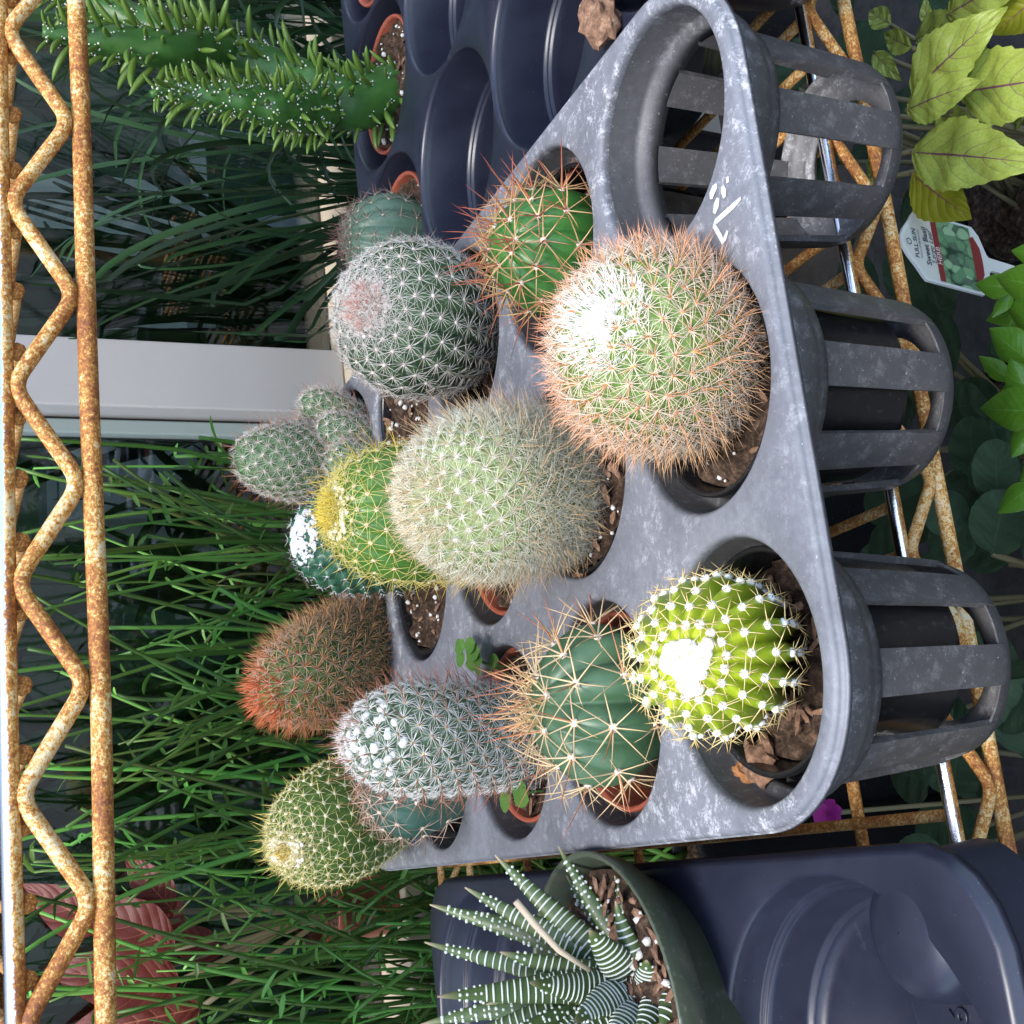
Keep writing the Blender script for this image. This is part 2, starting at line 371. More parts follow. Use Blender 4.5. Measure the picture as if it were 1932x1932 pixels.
def shelf(zt, chrome, first, rod0, drod):
    """zt: height of the top front wire"""
    xs = np.linspace(X0, X1, 90); jig = .0016*np.sin(xs*3.1+zt)+.001*np.sin(xs*7.7)
    top = np.stack([xs, np.full_like(xs, YF), np.full_like(xs, zt)+jig], 1); low = np.stack([xs, np.full_like(xs, YF)-.002, np.full_like(xs, zt-.094)-jig*1.5], 1)
    wire('front_rail_top_wire', top, .0112, m_chrome)
    wire('front_rail_bottom_wire', low, .0118, m_rust, 12)
    wire('zigzag_wire', zig(X0, X1, zt-.008, zt-.082, YF-.004, first), .0098, m_rust)
    for yy in (YB,):
        wire('back_rail_top_wire', top+A(0, yy-YF, 0), .0112, m_rust); wire('back_rail_bottom_wire', low+A(0, yy-YF, 0), .0112, m_rust)
        wire('zigzag_wire', zig(X0, X1, zt-.008, zt-.082, yy, first), .0095, m_rust, 8)
    for yy in ((1.83, 2.6, 3.2) if zt < -1 else (2.3, 3.0)):
        wire('support_wire', A(X0, yy, zt-.036, X1, yy, zt-.036).reshape(2, 3), .0105, m_rust, 8)
    for xx in (X0, X1):
        wire('side_rail_wire', A(xx, YF, zt, xx, YB, zt).reshape(2, 3), .011, m_rust, 8); wire('side_rail_wire', A(xx, YF, zt-.094, xx, YB, zt-.094).reshape(2, 3), .011, m_rust, 8)
    # cross wires: one mesh, many objects
    L = YB-YF
    V, F = tube(np.stack([np.zeros(6), np.linspace(0, L, 6), np.zeros(6)], 1), .0092, 8)
    V2, F2 = tube(np.stack([np.zeros(3), A(-.004, .0, .004), np.zeros(3)], 1), A(.006, .0118, .0118), 8)
    mb = MB(); mb.add(V, F); mb.add(V2, F2)
    me = mesh('cross_wire', *mb.get(), m_rust)
    k = int((X0-rod0)/drod)
    while rod0+k*drod < X1-.02:
        x = rod0+k*drod+rnd.uniform(-.004, .004); k += 1
        if x < X0+.02: continue
        inst('cross_wire', me, place(ORG[unit_], (x, YF+.012, zt-.0145+rnd.uniform(-.001, .001)), A(1, 0, 0), A(0, 1, 0), A(0, 0, 1)), unit_)
shelf(-.083, False, .949, 1.045, .0803)
shelf(-1.3615, True, .949-.24+.02, -.016, .0785)
for x in (X0, X1):
    for y in (YF, YB):
        V, F = tube(A(x, y, GZ, x, y, 2.6).reshape(2, 3), .055, 20); obj('post', V, F, m_chrome, unit_)

# ------------------------------------------------------------------ trays
ft = thing('shade_tray', (.6, 2.7, -.083), 'unseen flat black tray added on the upper shelf as a shade caster', 'tray')  # tray out of view, added to shade the plants behind the shelf
mbf = MB(); mbf.add(*box((-2.2, 3.02, -.070), (3.5, 3.74, -.055))); mbf.add(*box((-2.2, 3.02, -.055), (-2.17, 3.74, .15))); mbf.add(*box((3.47, 3.02, -.055), (3.5, 3.74, .15))); mbf.add(*box((-2.17, 3.02, -.055), (3.47, 3.05, .15))); mbf.add(*box((-2.17, 3.71, -.055), (3.47, 3.74, .15)))
mbf.obj('shade_tray_shell', m_black, ft, smooth=False)
V, F = box((-2.169, 3.051, -.054), (3.469, 3.709, .11)); obj('soil', V, F, m_soil, ft, smooth=False)
def cell_dir(k, n):
    """point on the boundary of the unit square for step k of n"""
    t = TAU*k/n; c, s = math.cos(t), math.sin(t); m = max(abs(c), abs(s)); return c/m, s/m
def tray_plate(name, x0, y0, nx, ny, px_, py_, r, z, mrg, cr, skirt, m, parent, flare=.0, lip=.012):
    """top sheet with round holes, rounded corners and a turned-down skirt. x0,y0: centre of the first hole; mrg: extra width outside the cells"""
    n = 64; mb_V = {}; VV = []; FF = []
    X0_, X1_ = x0-px_/2-mrg, x0+(nx-.5)*px_+mrg; Y0_, Y1_ = y0-py_/2-mrg, y0+(ny-.5)*py_+mrg
    def vid(p):
        k = (round(p[0], 5), round(p[1], 5), round(p[2], 5))
        if k not in mb_V: mb_V[k] = len(VV); VV.append(p)
        return mb_V[k]
    def outer(cx, cy, i, j, k):
        c, s = cell_dir(k, n); x, y = cx+c*px_/2, cy+s*py_/2
        if i == 0 and c < -.999: x = X0_
        if i == nx-1 and c > .999: x = X1_
        if j == 0 and s < -.999: y = Y0_
        if j == ny-1 and s > .999: y = Y1_
        # stretch points on the free sides
        if (i == 0 and x < X0_+cr) or (i == nx-1 and x > X1_-cr):
            if (j == 0 and y < Y0_+cr) or (j == ny-1 and y > Y1_-cr):
                qx = X0_+cr if i == 0 and x < X0_+cr else X1_-cr; qy = Y0_+cr if j == 0 and y < Y0_+cr else Y1_-cr
                d = math.hypot(x-qx, y-qy)
                if d > cr: x, y = qx+(x-qx)*cr/d, qy+(y-qy)*cr/d
        return x, y
    rim = []
    border = {}
    for j in range(ny):
        for i in range(nx):
            cx, cy = x0+i*px_, y0+j*py_
            rr = [(r-.001, -.016), (r-.0005, -.008), (r+.0025, -.0025), (r+.007, 0)]
            rings = [[vid((cx+q*math.cos(TAU*k/n), cy+q*math.sin(TAU*k/n), z+dz)) for k in range(n)] for q, dz in rr]
            mid = []; out = []
            for k in range(n):
                ox, oy = outer(cx, cy, i, j, k); out.append(vid((ox, oy, z)))
            allr = rings+[out]
            for a, b in zip(allr[:-1], allr[1:]):
                for k in range(n):
                    k2 = (k+1) % n; FF.append([a[k], b[k], b[k2], a[k2]])
            for k in range(n):
                k2 = (k+1) % n; e = (out[k], out[k2])
                if (e[1], e[0]) in border: del border[(e[1], e[0])]
                elif e[0] != e[1]: border[e] = 1
    nxt = {a: b for a, b in border}
    start = next(iter(nxt)); loop = [start]
    while nxt[loop[-1]] != start and len(loop) < 5000: loop.append(nxt[loop[-1]])
    P = np.array([VV[i] for i in loop]); T = np.roll(P, -1, 0)-np.roll(P, 1, 0); N = np.stack([T[:, 1], -T[:, 0]], 1); N /= np.linalg.norm(N, axis=1)[:, None]
    prev = loop
    for off, dz in ((.004, -.0012), (.0085, -.006), (.0105, -.014), (.0115+flare*.5, -skirt*.6), (.012+flare, -skirt), (.006+flare, -skirt), (.004, -.016)):
        ids = []
        for q, nn in zip(P, N): ids.append(len(VV)); VV.append((q[0]+nn[0]*off, q[1]+nn[1]*off, z+dz))
        for k in range(len(prev)):
            k2 = (k+1) % len(prev); FF.append([prev[k], ids[k], ids[k2], prev[k2]])
        prev = ids
    o = obj(name, np.array(VV), FF, m, parent); return o, (X0_, X1_, Y0_, Y1_)

# --- grey web tray with the cacti: 3 x 5 slatted pockets
PX, PY = .408, .407; HX = [.2+PX*i for i in range(3)]; HY = [1.515+PY*j for j in range(5)]; RH = .181; TZ = -1.0; PB = .36
tray = thing('slatted_carry_tray', (.61, 2.33, TZ-PB), 'dusty grey slatted carry tray holding rows of cacti', 'tray')
tray_plate('top_sheet', HX[0], HY[0], 3, 5, PX, PY, RH, TZ, .0, .205, .022, m_dust, tray)
# pocket pieces shared by all fifteen pockets (local origin = hole centre at tray top)
def ring_shell(prof, n=56):
    V, F = lathe(prof+[prof[0]], (0, 0, 0), n); return V, F
collar = ring_shell([(.1805, -.012), (.1775, -.060), (.1745, -.069), (.1640, -.073), (.1625, -.104), (.1685, -.105), (.1712, -.094), (.1742, -.086), (.1832, -.077), (.1868, -.066), (.190, -.012)])
me_collar = mesh('pocket', *collar, m_dust2)
prof = [(.1655, -.094), (.160, -.16), (.154, -.24), (.149, -.30), (.146, -.328), (.139, -.347), (.128, -.357), (.112, -.3590)]
pr_in = [(r-.010 if z > -.34 else r-.004, z+(.0 if z > -.33 else .008)) for r, z in prof]
def rib_mesh(half, seed):
    q = random.Random(seed); k = 7; V = []
    for side, pr in ((0, prof), (1, pr_in)):
        for (r, z) in pr:
            for i in range(k):
                t = -half+2*half*i/(k-1); rag = q.uniform(-.006, .006) if (i in (0, k-1) and z < -.2) else 0
                V.append((r*math.cos(t+rag), r*math.sin(t+rag), z))
    m_ = len(prof); o = m_*k; F = []
    for a in range(m_-1):
        for i in range(k-1):
            F.append([a*k+i, (a+1)*k+i, (a+1)*k+i+1, a*k+i+1]); F.append([o+a*k+i, o+a*k+i+1, o+(a+1)*k+i+1, o+(a+1)*k+i])
        F.append([a*k, o+a*k, o+(a+1)*k, (a+1)*k]); F.append([a*k+k-1, (a+1)*k+k-1, o+(a+1)*k+k-1, o+a*k+k-1])
    return np.array(V), F
me_ribs = [mesh('rib', *rib_mesh(math.radians(10.9), s), m_dust2) for s in range(3)]
for me in me_ribs: me.set_sharp_from_angle(angle=math.radians(40))
base = ring_shell([(.1435, -.326), (.1385, -.3475), (.127, -.3583), (.112, -.3600), (.090, -.3602), (.088, -.3520), (.110, -.3510), (.126, -.348), (.1345, -.338), (.139, -.326)])
me_base = mesh('base_ring', *base, m_dust2)
for j, y in enumerate(HY):
    for i, x in enumerate(HX):
        pk = inst('pocket', me_collar, place(ORG[tray], (x, y, TZ), A(1, 0, 0), A(0, 1, 0), A(0, 0, 1)), tray)
        a0 = {(0, 0): -1.78, (1, 0): -1.70, (2, 0): -1.83}.get((i, j), rnd.uniform(0, .7))
        for k in range(8):
            t = a0+TAU*k/8; c, s = math.cos(t), math.sin(t)
            o = bpy.data.objects.new('rib', me_ribs[(k+i+j) % 3]); link(o); o.parent = pk; o.matrix_basis = Matrix.Rotation(t, 4, 'Z')
        o = bpy.data.objects.new('base_ring', me_base); link(o); o.parent = pk
# white marker strokes on the front sheet between the two right-hand front holes
m_marker = mat('white_marker', (.58, .59, .62), .7)
def stroke(pts, wd, z):
    P = [pix_z(x, y, z) for x, y in pts]; n = len(P); Lft = []; Rgt = []
    for i in range(n):
        d = unit(P[min(i+1, n-1)]-P[max(i-1, 0)]); nn = A(-d[1], d[0], 0); ww = wd*(.55 if i in (0, n-1) else 1)
        Lft.append(P[i]+nn*ww); Rgt.append(P[i]-nn*ww)
    return np.array(Lft+Rgt), [[i, i+1, n+i+1, n+i] for i in range(n-1)]
mk = MB()
c3 = lambda x, y: ((1976+x/1.932)/1.5404, (y/1.932)/1.5404)
for pts, wd in (([(342, 1112), (300, 1155), (245, 1205), (200, 1245), (192, 1268), (205, 1290), (228, 1330), (240, 1358), (252, 1340), (268, 1295)], .0042), ([(208, 1040), (192, 1058), (178, 1090), (176, 1118)], .0062), ([(238, 1045), (246, 1075), (250, 1110)], .006), ([(214, 1112), (205, 1150), (192, 1198)], .0068), ([(266, 992), (268, 1026)], .006)):
    mk.add(*stroke([c3(*p) for p in pts], wd, TZ+.0012))
mk.obj('marker_strokes', m_marker, tray, label='white marker strokes drawn on the tray edge')

# --- black moulded trays left and right
def cup_tray(name, label, x0, y0, nx, ny, p, r, z, depth, cr, skirt, group=None, parts=True):
    t = thing(name, (x0+(nx-1)*p/2, y0+(ny-1)*p/2, z-depth), label, 'tray', group)
    tray_plate('top_sheet', x0, y0, nx, ny, p, p, r, z, .004, cr, skirt, m_black, t, flare=.002)
    kk = min(1, depth/.30); prf = [(r, -.010), (r-.004, -.024), (r-.009, -.108*kk), (r-.010, -.112*kk), (r-.0135, -.1135*kk), (r-.0150, -.117*kk), (r-.0150, -.119*kk), (r-.0200, -.1205*kk), (r-.0215, -.124*kk), (r-.024, -.140*kk), (r-.036, -depth*.80), (r-.038, -depth*.835), (r-.043, -depth*.842), (r-.045, -depth*.87), (r-.050, -depth*.95), (r-.066, -depth+.004), (r*.42, -depth), (r*.36, -depth+.006), (r*.33, -depth+.010), (.001, -depth+.011)]
    V, F = lathe(prf, (0, 0, 0), 56); me = mesh('cup', V, F, m_black)
    cups = {}
    for j in range(ny):
        for i in range(nx):
            cups[i, j] = inst('cup', me, place(ORG[t], (x0+i*p, y0+j*p, z), A(1, 0, 0), A(0, 1, 0), A(0, 0, 1)), t)
    return t, cups
RX0, RY0, RP, RR, RZ = 1.456, 1.475, .431, .2095, -1.03
rtray, _ = cup_tray('moulded_plant_tray', 'glossy black moulded tray with mostly empty round cups, behind the slatted tray', RX0, RY0, 4, 4, RP, RR, RZ, .325, .1, .05)
LX0, LY0, LP, LR, LZ = -.378-.632, 1.556, .632, .300, -1.10
ltray, lc = cup_tray('moulded_plant_tray', 'glossy black moulded tray with wide deep cups beside the zebra plant pot', LX0, LY0, 2, 3, LP, LR, LZ, .150, .13, .026)
# raised knob at the front corner and the embossed number in the front cup
kc = A(LX0+LP+.03, LY0-.235, LZ)
lb = A(-.150, 1.395, LZ)
V, F = lathe([(.001, .004), (.045, .002), (.070, -.008), (.086, -.028), (.095, -.07), (.100, -.148)], lb, 40); obj('wall_lobe', V, F, m_black, ltray)
V, F = lathe([(.001, .012), (.078, .012), (.086, .010), (.092, .004), (.094, 0)], (-.255, 1.490, LZ-.148), 40); obj('embossed_disc', V, F, m_black, ltray)
V, F = lathe([(.10, -.150), (.092, -.20), (.088, -.258), (.06, -.259), (.001, -.259)], (0, 0, 0), 28); me = mesh('foot', V, F, m_black)
for i in range(2):
    for j in range(3): inst('foot', me, place(ORG[ltray], (LX0+i*LP, LY0+j*LP, LZ), A(1, 0, 0), A(0, 1, 0), A(0, 0, 1)), ltray)
cu = bpy.data.curves.new('number', 'FONT'); cu.body = '66'; cu.size = .050*S; cu.extrude = .0006; cu.bevel_depth = .0003
to = bpy.data.objects.new('embossed_number', cu); link(to); dg = bpy.context.evaluated_depsgraph_get(); tm = bpy.data.meshes.new_from_object(to.evaluated_get(dg))
bpy.data.objects.remove(to); tm.materials.append(m_black)
inst('embossed_number', tm, place(ORG[ltray], (-.285, 1.462, LZ-.148+.0125), A(1, 0, 0), A(0, 1, 0), A(0, 0, 1)), ltray)

# ------------------------------------------------------------------ pots, soil
def pot_parts(t, c, r, zr, zb, m, soil_z, soil=True, tilt=(0, 0), perl=14, chips=5, taper=.80, rimw=.012, rim_h=.03):
    """plastic pot as a part of t: c=(x,y), outer rim radius r, rim height zr, foot height zb"""
    x, y = c; H_ = zr-zb; rb = r*taper
    pr = [(r-.009, -.004), (r-.006, 0), (r-.002, .0005), (r, -.003), (r, -rim_h), (r-.003, -rim_h-.002), (r-.006, -rim_h-.004), (rb+.004, -H_+.01), (rb, -H_), (rb*.6, -H_), (.001, -H_), (.001, -H_+.008), (rb-.008, -H_+.010), (r-.016, -rim_h-.01), (r-.011, -.012), (r-.009, -.004)]
    V, F = lathe(pr, (x, y, zr), 48)
    if tilt != (0, 0): V = V.copy(); V[:, 0] += (V[:, 2]-zb)*tilt[0]; V[:, 1] += (V[:, 2]-zb)*tilt[1]
    p = obj('pot', V, F, m, t)
    if not soil: return
    dz = soil_z-zb; cx, cy = x+dz*tilt[0], y+dz*tilt[1]
    f = (soil_z-zb)/H_; rs_ = rb+(r-rb)*f-.012
    n, k = 26, 48; V = [(cx, cy, soil_z)]; F = []
    for a in range(1, n):
        for b in range(k):
            q = rs_*a/(n-1); t_ = TAU*b/k; V.append((cx+q*math.cos(t_), cy+q*math.sin(t_), soil_z))
    V = np.array(V); V[:, 2] += vnoise(V, 22)*.035+vnoise(V, 70)*.022+vnoise(V, 160)*.012
    F = [[0, 1+b, 1+(b+1) % k] for b in range(k)]+[[1+a*k+b, 1+(a+1)*k+b, 1+(a+1)*k+(b+1) % k, 1+a*k+(b+1) % k] for a in range(n-2) for b in range(k)]
    s = obj('soil', V, F, m_soil, t)
    if perl:
        q = rs_*np.sqrt(rs.rand(perl))*.95; a = TAU*rs.rand(perl); P = np.stack([cx+q*np.cos(a), cy+q*np.sin(a), np.full(perl, soil_z+.006)], 1)
        blobs(P, .0022+.0062*rs.rand(perl)**2, .3).obj('perlite', m_perlite, s, kind='stuff')
    if chips:
        mb = MB()
        for _ in range(chips):
            q = rs_*math.sqrt(rnd.random())*.9; a = TAU*rnd.random(); v = ICO_V*A(rnd.uniform(.008, .022), rnd.uniform(.004, .009), rnd.uniform(.002, .005))*(1+.5*(rs.rand(12, 1)-.5))
            ca, sa = math.cos(a*3), math.sin(a*3); v = np.stack([v[:, 0]*ca-v[:, 1]*sa, v[:, 0]*sa+v[:, 1]*ca, v[:, 2]+v[:, 0]*rnd.uniform(-.4, .4)], 1)
            mb.add(v+A(cx+q*math.cos(a), cy+q*math.sin(a), soil_z+.008), ICO_F)
        mb.obj('bark_chips', m_bark, s, kind='stuff', smooth=False)
    return p

# ------------------------------------------------------------------ cacti
def spines_mb(mb, P, D, L, R, C0, C1, bend=None, segs=2, hook=None):
    """many tapered 3-sided spines"""
    n = len(P)
    if n == 0: return
    P = np.asarray(P, float); D = np.asarray(D, float); D = D/(np.linalg.norm(D, axis=1)[:, None]+1e-9)
    L = np.broadcast_to(np.asarray(L, float), (n,)); R = np.broadcast_to(np.asarray(R, float), (n,))
    C0 = np.broadcast_to(np.asarray(C0, float), (n, 3)); C1 = np.broadcast_to(np.asarray(C1, float), (n, 3))
    if bend is None: bend = np.zeros((n, 3))
    h = np.where(np.abs(D[:, :1]) < .8, A(1, 0, 0), A(0, 1, 0)); e1 = np.cross(D, h); e1 /= np.linalg.norm(e1, axis=1)[:, None]; e2 = np.cross(D, e1)
    per = segs*3+1; V = np.zeros((n, per, 3)); C = np.zeros((n, per, 3))
    for k in range(segs+1):
        t = k/segs; c = P+D*(L*t)[:, None]+bend*(L*t*t)[:, None]; cc = C0*(1-t)+C1*t
        if k < segs:
            rr = R*(1-t*.8)
            for q in range(3):
                a = TAU*q/3; V[:, k*3+q] = c+(e1*math.cos(a)+e2*math.sin(a))*rr[:, None]; C[:, k*3+q] = cc
        else: V[:, per-1] = c; C[:, per-1] = cc
    base = (np.arange(n)*per)[:, None]; F = []
    for k in range(segs-1):
        for q in range(3):
            q2 = (q+1) % 3; F += (base+np.array([[k*3+q, k*3+q2, (k+1)*3+q2, (k+1)*3+q]])).tolist()
    k = segs-1
    for q in range(3): F += (base+np.array([[k*3+q, k*3+(q+1) % 3, per-1]])).tolist()
    mb.add(V.reshape(-1, 3), F, C.reshape(-1, 3))
class Body:
    """surface of revolution about the axis base->tip with ribs or tubercles"""
    def __init__(s, base, tip, R, rb=.75, zc=.55, pw=2.0, qw=2.0, ribs=0, amp=.1, twist=0, tub=0, dimple=0, bow=0, phase=0):
        s.B = A(*base); s.T = A(*tip); s.h = np.linalg.norm(s.T-s.B); s.R = R; s.rb = rb; s.zc = zc; s.pw = pw; s.qw = qw; s.ribs = ribs; s.amp = amp; s.twist = twist; s.tub = tub; s.dimple = dimple; s.phase = phase
        s.a = unit(s.T-s.B); v = unit(-s.B); e1 = unit(v-s.a*np.dot(v, s.a)); s.e1 = e1; s.e2 = np.cross(s.a, e1)   # phi=0 faces the viewer
        n = 240; th = np.linspace(0, 1, n); zz = np.where(th < .4, th/.4*zc, zc+(1-zc)*np.sin((th-.4)/.6*math.pi/2)); s.zz = zz
        r = np.where(zz < zc, rb+(1-rb)*np.sin(math.pi/2*np.clip(zz/zc, 0, 1)), np.clip(1-((zz-zc)/(1-zc))**pw, 0, 1)**(1/qw))
        s.rr = r*R; s.zh = zz*s.h-dimple*R*np.exp(-(s.rr/(R*.28))**2)*(zz > zc); s.u = th
        ds = np.hypot(np.diff(s.rr), np.diff(s.zh)); s.len = np.concatenate([[0], np.cumsum(ds)]); ar = np.concatenate([[0], np.cumsum(ds*(s.rr[1:]+s.rr[:-1])/2)]); s.area = ar/ar[-1]
        dr = np.gradient(s.rr, s.len+1e-9*np.arange(n)); dz = np.gradient(s.zh, s.len+1e-9*np.arange(n)); s.nr = dz; s.nz = -dr
    def ribf(s, phi, u): return np.abs(np.cos(s.ribs*(phi-s.phase-s.twist*u)/2)) if s.ribs else np.ones_like(phi)
    def at(s, u, phi, raw=False):
        u = np.asarray(u, float); phi = np.asarray(phi, float)
        r = np.interp(u, s.u, s.rr); z = np.interp(u, s.u, s.zh)
        k = 1.0 if raw else 1-s.amp*(1-s.ribf(phi, u)**.9)
        r = r*k
        d = s.e1*np.cos(phi)[..., None]+s.e2*np.sin(phi)[..., None]
        P = s.B+s.a*z[..., None]+d*r[..., None]
        nr = np.interp(u, s.u, s.nr); nz = np.interp(u, s.u, s.nz); N = d*nr[..., None]+s.a*nz[..., None]; N /= np.linalg.norm(N, axis=-1)[..., None]+1e-9
        T = s.a*nr[..., None]-d*nz[..., None]     # towards the tip along the surface
        return P, N, T
    def areoles_rib(s, spacing, u0=.02, jit=.0, stagger=True):
        U = []; PH = []
        L0, L1 = np.interp(u0, s.u, s.len), s.len[-1]
        for k in range(s.ribs):
            x = L1-spacing*(.45+(.5*(k % 2) if stagger else 0)); sp = spacing*.45
            while x > L0:
                u = np.interp(x, s.len, s.u); U.append(u+rnd.uniform(-jit, jit)); PH.append(s.phase+TAU*k/s.ribs+s.twist*u); sp = min(spacing, sp*1.25); x -= sp
        return np.array(U), np.array(PH)
    def areoles_spiral(s, N, a0=.0, a1=.995):
        i = np.arange(N); f = a0+(a1-a0)*(1-(i+.5)/N)
        return np.interp(f, s.area, s.u), i*2.39996323
    def mesh(s, name, m, parent, AP=None, tubw=.02, nu=64, nphi=None, tint=None):
        nphi = nphi or max(96, s.ribs*10); uu = np.linspace(0, 1, nu)**.9; uu[-1] = .9995; ph = TAU*np.arange(nphi)/nphi
        Ug, Pg = np.meshgrid(uu, ph, indexing='ij'); P, N, T = s.at(Ug, Pg); V = P.reshape(-1, 3); Nn = N.reshape(-1, 3)
        if s.tub and AP is not None:
            d = np.full(len(V), 9e9)
            for c in range(0, len(V), 4000): d[c:c+4000] = ((V[c:c+4000, None, :]-AP[None])**2).sum(2).min(1)
            V = V+Nn*(s.tub*np.exp(-d/(tubw*tubw)))[:, None]
        V = V+Nn*(vnoise(V, 9)*.02*s.R)[:, None]
        F = grid_faces(nu, nphi, True); c = np.ones((len(V), 3))
        if tint is not None:
            k = np.clip((Ug.ravel()-tint[0])/(1-tint[0]), 0, 1)[:, None]; c = 1+(A(*tint[1])-1)*k
        return obj(name, V, F, m, parent, col=c)
def vis_sort(P): return P
def areole_spines(mb, P, N, T, nrad, Lr, Rr, c0, c1, open_=.35, ncen=0, Lc=.05, Rc=.002, k0=(.5, .2, .1), k1=(.5, .2, .1), curve=.0, lenj=.25, colj=.18, segs=2, upbias=0., start=None, hook=0., csegs=2):
    """radial and central spines at areoles (P,N,T): T points to the tip"""
    n = len(P); Bn = np.cross(N, T)
    if nrad:
        k = np.arange(nrad); a = (TAU*k/nrad)[None, :]+rs.rand(n, 1)*TAU+(rs.rand(n, nrad)-.5)*.35
        op = open_+(rs.rand(n, nrad)-.5)*.25
        D = (T[:, None]*np.cos(a)[..., None]+Bn[:, None]*np.sin(a)[..., None])*np.cos(op)[..., None]+N[:, None]*np.sin(op)[..., None]+T[:, None]*upbias
        L = np.broadcast_to(np.asarray(Lr, float).reshape(-1, 1), (n, 1))*(1+lenj*(rs.rand(n, nrad)*2-1))
        j = 1+colj*(rs.rand(n, nrad, 1)*2-1); C0 = np.broadcast_to(np.asarray(c0, float).reshape(-1, 1, 3), (n, nrad, 3))*j; C1 = np.broadcast_to(np.asarray(c1, float).reshape(-1, 1, 3), (n, nrad, 3))*j
        Bd = (-N[:, None]*curve+0*D)+(rs.rand(n, nrad, 3)-.5)*.15
        spines_mb(mb, np.repeat(P, nrad, 0), D.reshape(-1, 3), L.ravel(), Rr, np.clip(C0, 0, 1).reshape(-1, 3), np.clip(C1, 0, 1).reshape(-1, 3), Bd.reshape(-1, 3), segs)
    if ncen:
        D = N[:, None]+(rs.rand(n, ncen, 3)-.5)*1.1+T[:, None]*(.15+upbias)
        L = np.broadcast_to(np.asarray(Lc, float).reshape(-1, 1), (n, 1))*(1+lenj*(rs.rand(n, ncen)*2-1)); j = 1+colj*(rs.rand(n, ncen, 1)*2-1)
        C0 = np.broadcast_to(np.asarray(k0, float).reshape(-1, 1, 3), (n, ncen, 3))*j; C1 = np.broadcast_to(np.asarray(k1, float).reshape(-1, 1, 3), (n, ncen, 3))*j
        Bd = (rs.rand(n, ncen, 3)-.5)*(.2+hook)+T[:, None]*hook*.6
        spines_mb(mb, np.repeat(P, ncen, 0), D.reshape(-1, 3), L.ravel(), Rc, np.clip(C0, 0, 1).reshape(-1, 3), np.clip(C1, 0, 1).reshape(-1, 3), Bd.reshape(-1, 3), csegs)
def pads(P, N, r, col, flat=.6):
    mb = MB()
    for p, n_, q in zip(P, N, np.broadcast_to(r, (len(P),))):
        v = ICO_V*(1+.3*(rs.rand(12, 1)-.5)); v = v-np.outer(v@n_, n_)*(1-flat)
        mb.add(v*q+p, ICO_F, np.clip(A(*col)*(1+.15*(rs.rand()-.5)), 0, 1))
    return mb
def tuft(mb, body, n, rad, L, R, c0, c1, flare=.6, sink=0.):
    """dense tuft at the apex"""
    a = TAU*rs.rand(n); q = rad*np.sqrt(rs.rand(n)); P = body.T+(body.e1*np.cos(a)[:, None]+body.e2*np.sin(a)[:, None])*q[:, None]-body.a*((q/body.R)**2*body.R*.5+sink)[:, None]
    D = body.a+(body.e1*np.cos(a)[:, None]+body.e2*np.sin(a)[:, None])*(flare*q/rad)[:, None]+(rs.rand(n, 3)-.5)*.5
    spines_mb(mb, P, D, L*(.6+.6*rs.rand(n)), R, A(*c0)*(1+.15*(rs.rand(n, 1)-.5)), A(*c1)*(1+.15*(rs.rand(n, 1)-.5)), (rs.rand(n, 3)-.5)*.3, 2)
def globe(cpx, cpy, cy, Rpx, apx, apy, back=.1, down=1.0, up=1.0):
    """centre, axis and radius of a round cactus from its outline centre, depth and visible crown"""
    c = pix_y(cpx, cpy, cy); d = np.linalg.norm(c); fw = unit(c); R = Rpx/FPX*np.dot(c, FW)
    ux = unit(ray(cpx+50, cpy)/np.dot(ray(cpx+50, cpy), FW)-ray(cpx, cpy)/np.dot(ray(cpx, cpy), FW)); uy = unit(ray(cpx, cpy+50)/np.dot(ray(cpx, cpy+50), FW)-ray(cpx, cpy)/np.dot(ray(cpx, cpy), FW))
    ox, oy = (apx-cpx)/Rpx, (apy-cpy)/Rpx; q = min(.999, ox*ox+oy*oy); a = unit(ux*ox+uy*oy-fw*math.sqrt(1-q)); return c, R, a
POT_R, POT_ZR = .158, -1.040
def hole(i, j): return HX[i], HY[j]
def potted(name, i, j, label, pm=None, soil_z=-1.10, r=POT_R, zr=POT_ZR, off=(0, 0), perl=14, chips=5, cat='cactus', tilt=(0, 0)):
    x, y = HX[i]+off[0], HY[j]+off[1]
    t = thing(name, (x, y, TZ-.28), label, cat); pot_parts(t, (x, y), r, zr, TZ-.275, pm or m_blackpot, soil_z, perl=perl, chips=chips, tilt=tilt); return t

# 1 red-orange spined globe, front row middle
t = potted('potted_cactus', 1, 0, 'round cactus covered in orange red spines with white crown, front row middle', soil_z=-1.055, zr=-1.025, perl=40, chips=14)
c, R, ax = globe(1230, 655, 1.50, 170, 1140, 604)
b = Body(c-ax*R*1.15, c+ax*R, R, rb=.62, zc=.52, ribs=0, tub=.011, twist=0)
U, PH = b.areoles_spiral(330, .03, .985); P, N, T = b.at(U, PH)
b.mesh('body', m_body('body_olive', (.10, .20, .03), (.16, .28, .05)), t, P, .011)
Po = P+N*.010; mb = MB(); f = np.clip((.93-U)/.45, 0, 1)[:, None]; low = np.clip((.55-U)/.3, 0, 1)[:, None]
cr_ = A(.84, .76, .62)*(1-f)+A(.80, .50, .36)*f; cr_ = cr_*(1-low)+A(.70, .54, .37)*low
ce_ = A(.74, .30, .18)*(1-low)+A(.70, .45, .26)*low
areole_spines(mb, Po, N, T, 17, .024+.020*f[:, 0], .00085, A(.84, .76, .62)*(1-f*.25), cr_, .5, 4, .022+.030*f[:, 0], .0010, A(.72, .40, .18)*(1-low*.1), ce_, upbias=.05)
tuft(mb, b, 700, .062, .03, .0013, (.86, .84, .78), (.9, .88, .84), .9); mb.obj('spines', m_spine, t, kind='stuff')
